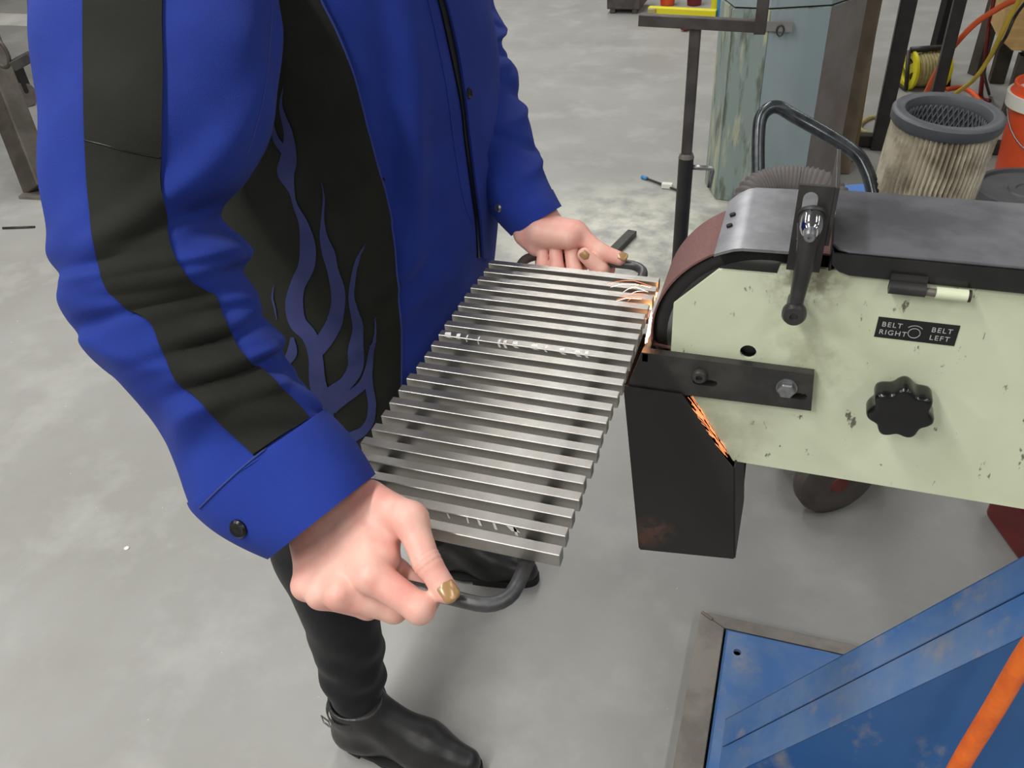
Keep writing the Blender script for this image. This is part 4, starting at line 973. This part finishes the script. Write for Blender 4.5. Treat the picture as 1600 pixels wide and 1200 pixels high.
def wheel(c, ax_, r, parent, wdt=.05):
    t = MB().lathe(np.array(c)-unit(ax_)*wdt/2, ax_, [(0, r*.62), (0, r*.80), (.006, r*.96), (.014, r), (wdt-.014, r), (wdt-.006, r*.96), (wdt, r*.80), (wdt, r*.62)], 40).build('wheel', M_tyre, parent, smooth=True)
    MB().lathe(np.array(c)-unit(ax_)*wdt*.45, ax_, [(0, r*.1), (.004, r*.62), (wdt*.9-.004, r*.62), (wdt*.9, r*.45), (wdt*.86, r*.28), (wdt*1.0, r*.22), (wdt*1.0, r*.1)], 30).build('hub', M_cred, t, smooth=True)
    for k in range(5):
        a_ = k*2*math.pi/5; u_ = unit(np.cross([0, 0, 1], ax_)); p_ = np.array(c)+unit(ax_)*wdt*.47+(u_*math.cos(a_)+np.array([0, 0, 1])*math.sin(a_))*r*.45
        MB().cyl(p_-unit(ax_)*.004, p_+unit(ax_)*.0012, r*.10, n=10).build('hub_hole', M_darkgap, t)
    return t
wc = at(1302, 752, 1.93); wc[2] = .095; wheel(wc, (.50, -.87, 0), .095, VA)
wheel(wc+np.array([.10, .36, 0]), (.80, .60, 0), .095, VA)
# pleated cartridge filter
fa, fb = at(1430, 336, 1.68), at(1482, 176, 1.545); fax = unit(fb-fa)
FI = thing('filter_cartridge', fa-fax*.02, 'dirty white pleated cartridge filter with black rubber rim on the vacuum', 'filter')
mb = MB(); nP = 62; R1, R0 = .0945, .083; hgt = np.linalg.norm(fb-fa)-.004
ref = unit(np.cross([0, 0, 1], fax)); w3 = np.cross(fax, ref); rows = 14; vs = []; wob = rng.normal(0, .35, (rows, nP*2)); 
for k in range(1, rows): wob[k] = wob[k-1]*.72+wob[k]*.55
sway = rng.normal(0, 1, rows)
for i in range(rows):
    for j in range(nP*2):
        a_ = 2*math.pi*j/(nP*2)+ (wob[i, j]*.007+.010*math.sin(i*.9+j*.07)+.006*math.sin(i*1.7+1)); r_ = (R1 if j % 2 else R0)+wob[i, j]*.0012
        vs.append(fa+fax*((hgt-.008)*i/(rows-1))+(ref*math.cos(a_)+w3*math.sin(a_))*r_)
m2 = nP*2; mb.add(vs, [(i*m2+j, i*m2+(j+1) % m2, (i+1)*m2+(j+1) % m2, (i+1)*m2+j) for i in range(rows-1) for j in range(m2)])
mb.build('pleats', M_pleat, FI)
MB().lathe(fb-fax*.006, fax, [(-.014, .095), (-.010, .098), (.006, .0985), (.010, .095), (.0115, .090), (.0115, .081), (.009, .076), (.002, .073), (-.014, .072), (-.014, .095)], 56, caps=False).build('rubber_rim', M_filtrub, FI, smooth=True)
MB().lathe(fa-fax*.008, fax, [(-.008, .02), (-.008, .104), (.006, .106), (.010, .100), (.010, .02)], 48).build('base_cap', M_filtrub, FI, smooth=True)
# perforated inner cage: diamond mesh
mb = MB(); vs = []; rr = 18; cn = 44
for s_ in (1, -1):
    for k in range(0, cn):
        P = []
        for i in range(9):
            a_ = 2*math.pi*k/cn+s_*i*.10; P.append(fb-fax*(.012+i*.019)+(ref*math.cos(a_)+w3*math.sin(a_))*.069)
        mb.tube(P, .0016, 4, caps=False)
mb.build('cage', M_cage, FI)
mb = MB(); mb.lathe(fb-fax*.20, fax, [(0, .02), (0, .072), (.19, .072)], 40); mb.f.pop()
mb.build('inner_sleeve', M_filtrub, FI)
# dust hose arching out of the grinder
hpth = catmull([np.array([.02, .89, .88]), np.array([-.03, 1.08, .76]), np.array([-.07, 1.28, .74]), at(1172, 318, 1.42), at(1205, 292, 1.42), at(1245, 289, 1.41), at(1285, 300, 1.40), at(1310, 345, 1.42), VC+np.array([-.10, -.11, .62]), VC+np.array([-.06, -.07, .55])], 200)
HO = MB().tube(hpth, [.031+.0022*math.cos(i*2*math.pi/3.0) for i in range(200)], 22).build('dust_hose', M_hose, smooth=2)
tag(HO, 'ribbed grey extraction hose arching behind the grinder cover', 'hose')
# dark red box on the floor behind the stand
ra = floor_pt(1543, 812); o = MB(); rb = floor_pt(1610, 905)
dv = unit((rb-ra)[:2]); nv_ = np.array([-dv[1], dv[0]]);  nv_ = nv_ if nv_[0] > 0 else -nv_
A2 = ra[:2]-dv*.02; B2 = rb[:2]+dv*.15
o.prism([A2, B2, B2+nv_*.25, A2+nv_*.25], 0, .12, 'z'); o = o.build('tool_box', M_red, bevel=.012); tag(o, 'dark red box on the floor behind the blue stand', 'box')
# buckets at the right edge
def bucket(loc, h, r, mbod, label, lid=None, band=None, name='bucket'):
    t = thing(name, loc, label, 'bucket'); x, y, z = loc
    MB().lathe((x, y, 0), (0, 0, 1), [(0, r*.84), (.01, r*.86), (h*.78, r*.97), (h*.79, r*1.04), (h*.81, r*1.04), (h*.82, r*.98), (h*.88, r*.99), (h*.89, r*1.05), (h*.91, r*1.05), (h*.92, r), (h, r*1.01), (h, r*.95), (h*.5, r*.9)], 40).build('pail', mbod, t, smooth=True)
    if lid: MB().lathe((x, y, h-.03), (0, 0, 1), [(0, r*1.06), (.03, r*1.08), (.042, r*1.06), (.044, r*.96), (.034, r*.94), (.034, r*.45), (.038, r*.42), (.038, r*.30), (.034, r*.28), (.034, r*.05)], 44).build('lid', lid, t, smooth=True)
    if band: MB().lathe((x, y, band[0]), (0, 0, 1), [(0, r*1.05), (0, r*1.10), (band[1], r*1.12), (band[1], r*1.05)], 40).build('band', M_white, t, smooth=True)
    hz = h*.80; MB().tube([(x+r*1.05*math.cos(a_), y+r*1.05*math.sin(a_), hz-.16*math.sin((a_-math.pi)*1.0)) for a_ in np.linspace(math.pi, 2*math.pi, 18)], .003, 6).build('bail', M_hub, t, smooth=2)
    return t
bucket((.925, 3.72, 0), .37, .150, M_bucket, 'orange bucket with white band on the floor at the right edge', band=(.285, .05))
o = on_z(1612, 300, .36); bucket((o[0], o[1], 0), .36, .148, M_white, 'white pail with dark lid at the right edge behind the grinder', lid=M_lid)
# steel frame benches behind
BT = thing('steel_bench', (.9, 4.4, 0), 'dark steel frame bench behind the filter with a yellow cord reel under it', 'bench')
L1 = floor_pt(1371, 232); L2 = floor_pt(1448, 210); L2b = np.array([.575, 4.2, 0])
def legp(p, h=1.0, s=.062, m=M_postdark): return MB().box((p[0]-s/2, p[1]-s/2, .0), (p[0]+s/2, p[1]+s/2, h)).build('leg', m, BT, bevel=.004)
legp(L1); legp(L2b, 1.0, .05); legp(np.array([1.9, 4.2, 0])); legp(np.array([1.9, 3.95, 0]))
MB().beam((L1[0]-.10, L1[1]+.02, .03), (1.9, L1[1]+.02, .03), .05, .05).build('foot_rail', M_postdark, BT, bevel=.004)
MB().box((.25, 3.85, 1.0), (2.0, 4.7, 1.05)).build('bench_top', M_postdark, BT, bevel=.004)
# leaning timber and rods beside the column
t0 = floor_pt(1312, 270); t1 = on_y(1362, 0, 3.72)
o = MB().beam((t0[0], t0[1], 0.002), t1+(t1-t0)*.6, .075, .03, (0, 1, 0)).build('leaning_strip', mat('strip_brown', (112, 98, 80), .7, 0, (92, 78, 62), 8, .7)); tag(o, 'wide brown strip leaning upright against the steel column', 'strip')
t0 = floor_pt(1332, 252); t1 = on_y(1371, 0, 3.9)
o = MB().tube([t0, t1+(t1-t0)*.5], .014, 8).build('leaning_rod', mat('rod_olive', (134, 120, 76), .6), smooth=2); tag(o, 'thin olive rod leaning beside the brown strip', 'rod')
t0 = np.array([.215, 3.74, 0]); t1 = np.array([.222, 3.86, .6])
o = MB().beam(t0, t1+(t1-t0)*.5, .05, .05).build('dark_post', M_darkgap); tag(o, 'dark post between the column and the leaning strip', 'post')
# yellow cord reel
rc = at(1446, 108, 4.3); rdir = unit([.93, .36, 0]); 
RE = thing('cord_reel', (rc[0], rc[1], 0), 'yellow cord reel wound with tan cable standing beyond the filter', 'cord reel')
R_ = rc[2]-.012; R_ = min(max(R_, .10), .2)
def disc(c, nm):
    d_ = MB().lathe(c-rdir*.008, rdir, [(0, R_*.62), (0, R_*.98), (.008, R_), (.016, R_*.98), (.016, R_*.62), (.012, R_*.6), (.004, R_*.6)], 40)
    k = len(d_.f); d_.f = d_.f[:-2]
    n_ = 40; base = len(d_.v)-7*n_
    for j in range(n_): d_.f.append((base+6*n_+j, base+6*n_+(j+1) % n_, base+(j+1) % n_, base+j))
    o_ = d_.build(nm, M_yellow, RE, smooth=True); return o_
fl = disc(rc-rdir*.085, 'flange'); fr = disc(rc+rdir*.085, 'flange')
for c in (rc-rdir*.085, rc+rdir*.085):
    for k in range(3):
        a_ = k*2*math.pi/3+.5; u_ = unit(np.cross([0, 0, 1], rdir)); v_ = np.array([0, 0, 1])
        MB().beam(c, c+(u_*math.cos(a_)+v_*math.sin(a_))*R_*.66, .045, .012, rdir).build('spoke', M_yellow, RE)
pp = []
u_ = unit(np.cross([0, 0, 1], rdir)); 
for t in np.linspace(0, 1, 320):
    a_ = t*2*math.pi*16; ly_ = (t*16*.5) % 8; pp.append(rc+rdir*(-.065+.13*((t*2.0) % 1.0))+(u_*math.cos(a_)+np.array([0, 0, 1])*math.sin(a_))*R_*(.70+.06*math.sin(9*t)))
MB().tube(pp, .011, 7).build('wound_cable', M_cordt, RE, smooth=2)
MB().lathe(rc-rdir*.085, rdir, [(0, R_*.45), (.17, R_*.45)], 20).build('drum', M_postdark, RE, smooth=True)
MB().tube([rc-rdir*.10+np.array([0, 0, R_*1.02]), rc+rdir*.12+np.array([0, 0, R_*1.02])], .016, 8).build('carry_bar', M_postdark, RE, smooth=2)
for s_ in (-1, 1):
    MB().tube([rc+rdir*.11*s_+np.array([0, 0, R_*1.02]), np.array([rc[0], rc[1], 0])+rdir*.11*s_-u_*.06+np.array([0, 0, .012]), np.array([rc[0], rc[1], 0])+rdir*.11*s_+u_*.10+np.array([0, 0, .012])], .011, 8).build('stand_leg', M_postdark, RE, smooth=2)
# cords
def cordo(name, P, r, m, label):
    o_ = MB().tube(catmull(P, 50), r, 8).build(name, m, smooth=2); tag(o_, label, 'cord'); return o_
z_ = np.array([0, 0, .008])
cordo('orange_cord', [at(1640, -40, 3.3), at(1600, -8, 3.4), at(1565, 10, 3.5), at(1525, 36, 3.6), at(1494, 68, 3.7), at(1470, 100, 3.9), floor_pt(1440, 160)+z_], .0125, M_orcord, 'bright orange cord hanging in an arc from the pine block')
cordo('yellow_cord', [at(1640, -60, 3.2), at(1605, -20, 3.3), at(1585, 14, 3.4), at(1566, 50, 3.5), at(1545, 92, 3.65), at(1520, 126, 3.8), floor_pt(1492, 149)+z_, floor_pt(1470, 172)+z_], .010, M_cordy, 'yellow cord drooping from the pine block to the floor')
cordo('tan_cord', [floor_pt(1390, 190)+z_, floor_pt(1362, 186)+z_, floor_pt(1344, 197)+z_, floor_pt(1348, 208)+z_, floor_pt(1375, 212)+z_, floor_pt(1400, 205)+z_], .011, M_cordt, 'loop of tan cord on the floor by the bench leg')
cordo('power_cord', [at(1560, -60, 3.9), at(1553, 0, 3.9), at(1545, 40, 3.95), at(1540, 90, 4.0), floor_pt(1532, 152)+z_, floor_pt(1545, 160)+z_], .011, M_red, 'dark red cord hanging straight down behind the yellow cord')
cordo('floor_cord', [floor_pt(1478, 142)+z_, floor_pt(1500, 139)+z_, floor_pt(1515, 145)+z_, floor_pt(1526, 155)+z_, floor_pt(1535, 170)+z_], .012, M_orcord, 'short orange cord curled on the floor behind the filter rim')
cordo('black_cord', [at(1640, -30, 3.3), at(1606, 0, 3.4), at(1586, 26, 3.5), at(1570, 60, 3.55), at(1552, 84, 3.8), at(1538, 110, 3.9), floor_pt(1545, 150)+z_], .007, M_postdark, 'thin black cord hanging in front of the pine block')
# second bench with a pine block at the right edge
B2_ = thing('tool_table', (1.35, 4.1, 0), 'dark steel table carrying a pine block at the right edge', 'table')
w0 = at(1592, 40, 3.75); zb = at(1585, 72, 3.75)[2]
for p_ in (floor_pt(1556, 128), floor_pt(1578, 178), np.array([1.75, 4.3, 0]), np.array([1.8, 3.7, 0])):
    MB().box((p_[0]-.035, p_[1]-.035, 0), (p_[0]+.035, p_[1]+.035, zb-.05)).build('leg', M_leg, B2_, bevel=.004)
p_ = floor_pt(1578, 178); MB().box((.93, p_[1]-.05, zb-.055), (1.85, 4.95, zb-.012)).build('table_top', M_postdark, B2_, bevel=.004)
wb = at(1590, 62, 3.75)
PB = MB().prism([(wb[0]-.09, zb+.04), (wb[0]-.02, zb-.012), (wb[0]+.40, zb-.012), (wb[0]+.40, zb+.34), (wb[0]-.09, zb+.34)], wb[1]-.05, wb[1]+.35).build('pine_block', M_wood, bevel=.003)
tag(PB, 'pale pine block with a chamfered corner on the table at the right edge', 'wood block')
o = MB().beam((.86, 5.1, 0), (.89, 5.12, 1.4), .06, .05).build('rack_post', M_leg); tag(o, 'dark upright rack post behind the cords', 'post')
o = MB().beam((.66, 5.3, 0), (.69, 5.32, 1.4), .045, .045).build('rack_post', M_darkgap); tag(o, 'black upright post behind the orange cord', 'post')
# bench leg at the left edge
LB = thing('welding_table', (-3.3, 2.72, 0), 'heavy steel table leg with square foot plate at the left edge', 'table')
fb_ = floor_pt(66, 301); lt_ = at(-80, -75, 3.75)
MB().beam((fb_[0], fb_[1], .014), lt_+(lt_-np.array([fb_[0], fb_[1], 0]))*.25, .125, .10, (0, 1, 0)).build('leg', M_leg, LB, bevel=.006)
MB().prism([floor_pt(30, 311)[:2], floor_pt(72, 313)[:2], floor_pt(97, 293)[:2], floor_pt(58, 292)[:2]], 0, .014, 'z').build('foot_plate', M_steel, LB, bevel=.001)
ta, tb = at(20, 103, 3.62), at(48, 88, 3.62); MB().beam(ta, tb, .05, .04).build('tab', M_rest, LB, bevel=.003)
rc_ = at(2, 82, 3.6); MB().tube([rc_+np.array([.045*math.cos(t), -.01, .06*math.sin(t)]) for t in np.linspace(0, 2*math.pi, 21)[:-1]], .008, 8, closed=True).build('ring', M_leg, LB, smooth=2)
lt_ = lt_+(lt_-np.array([fb_[0], fb_[1], 0]))*.25
MB().box((lt_[0]-2.0, lt_[1]-.3, lt_[2]-.02), (lt_[0]+.12, lt_[1]+1.2, lt_[2]+.03)).build('table_top', M_leg, LB)
CW = thing('caster_cart', floor_pt(42, 166), 'dark caster with pale wheel behind the bench leg', 'caster')
cwp = floor_pt(44, 167); MB().lathe((cwp[0]-.02, cwp[1]+.02, .07), (.8, -.6, 0), [(0, .03), (0, .066), (.006, .07), (.034, .07), (.04, .066), (.04, .03)], 28).build('wheel', M_tyre, CW, smooth=True)
MB().box((cwp[0]-.07, cwp[1]-.0, .08), (cwp[0]+.03, cwp[1]+.05, .22)).build('fork', M_darkgap, CW, bevel=.006)

# grit scattered over the floor
mb = MB()
for k in range(260):
    gx, gy = random.uniform(-2.6, .8), random.uniform(.3, 4.0); s_ = random.uniform(.0006, .0018)
    if -.06 < gx and gy < 1.16: continue
    mb.add([(gx-s_, gy-s_, .0002), (gx+s_*1.4, gy-s_*.6, .0002), (gx+s_*.3, gy+s_*1.2, .0002), (gx, gy, .0002+s_*1.3)], [(0, 1, 3), (1, 2, 3), (2, 0, 3), (0, 2, 1)])
o = mb.build('floor_grit', M_white); tag(o, 'tiny pale grit scattered over the concrete floor', 'grit', kind='stuff')
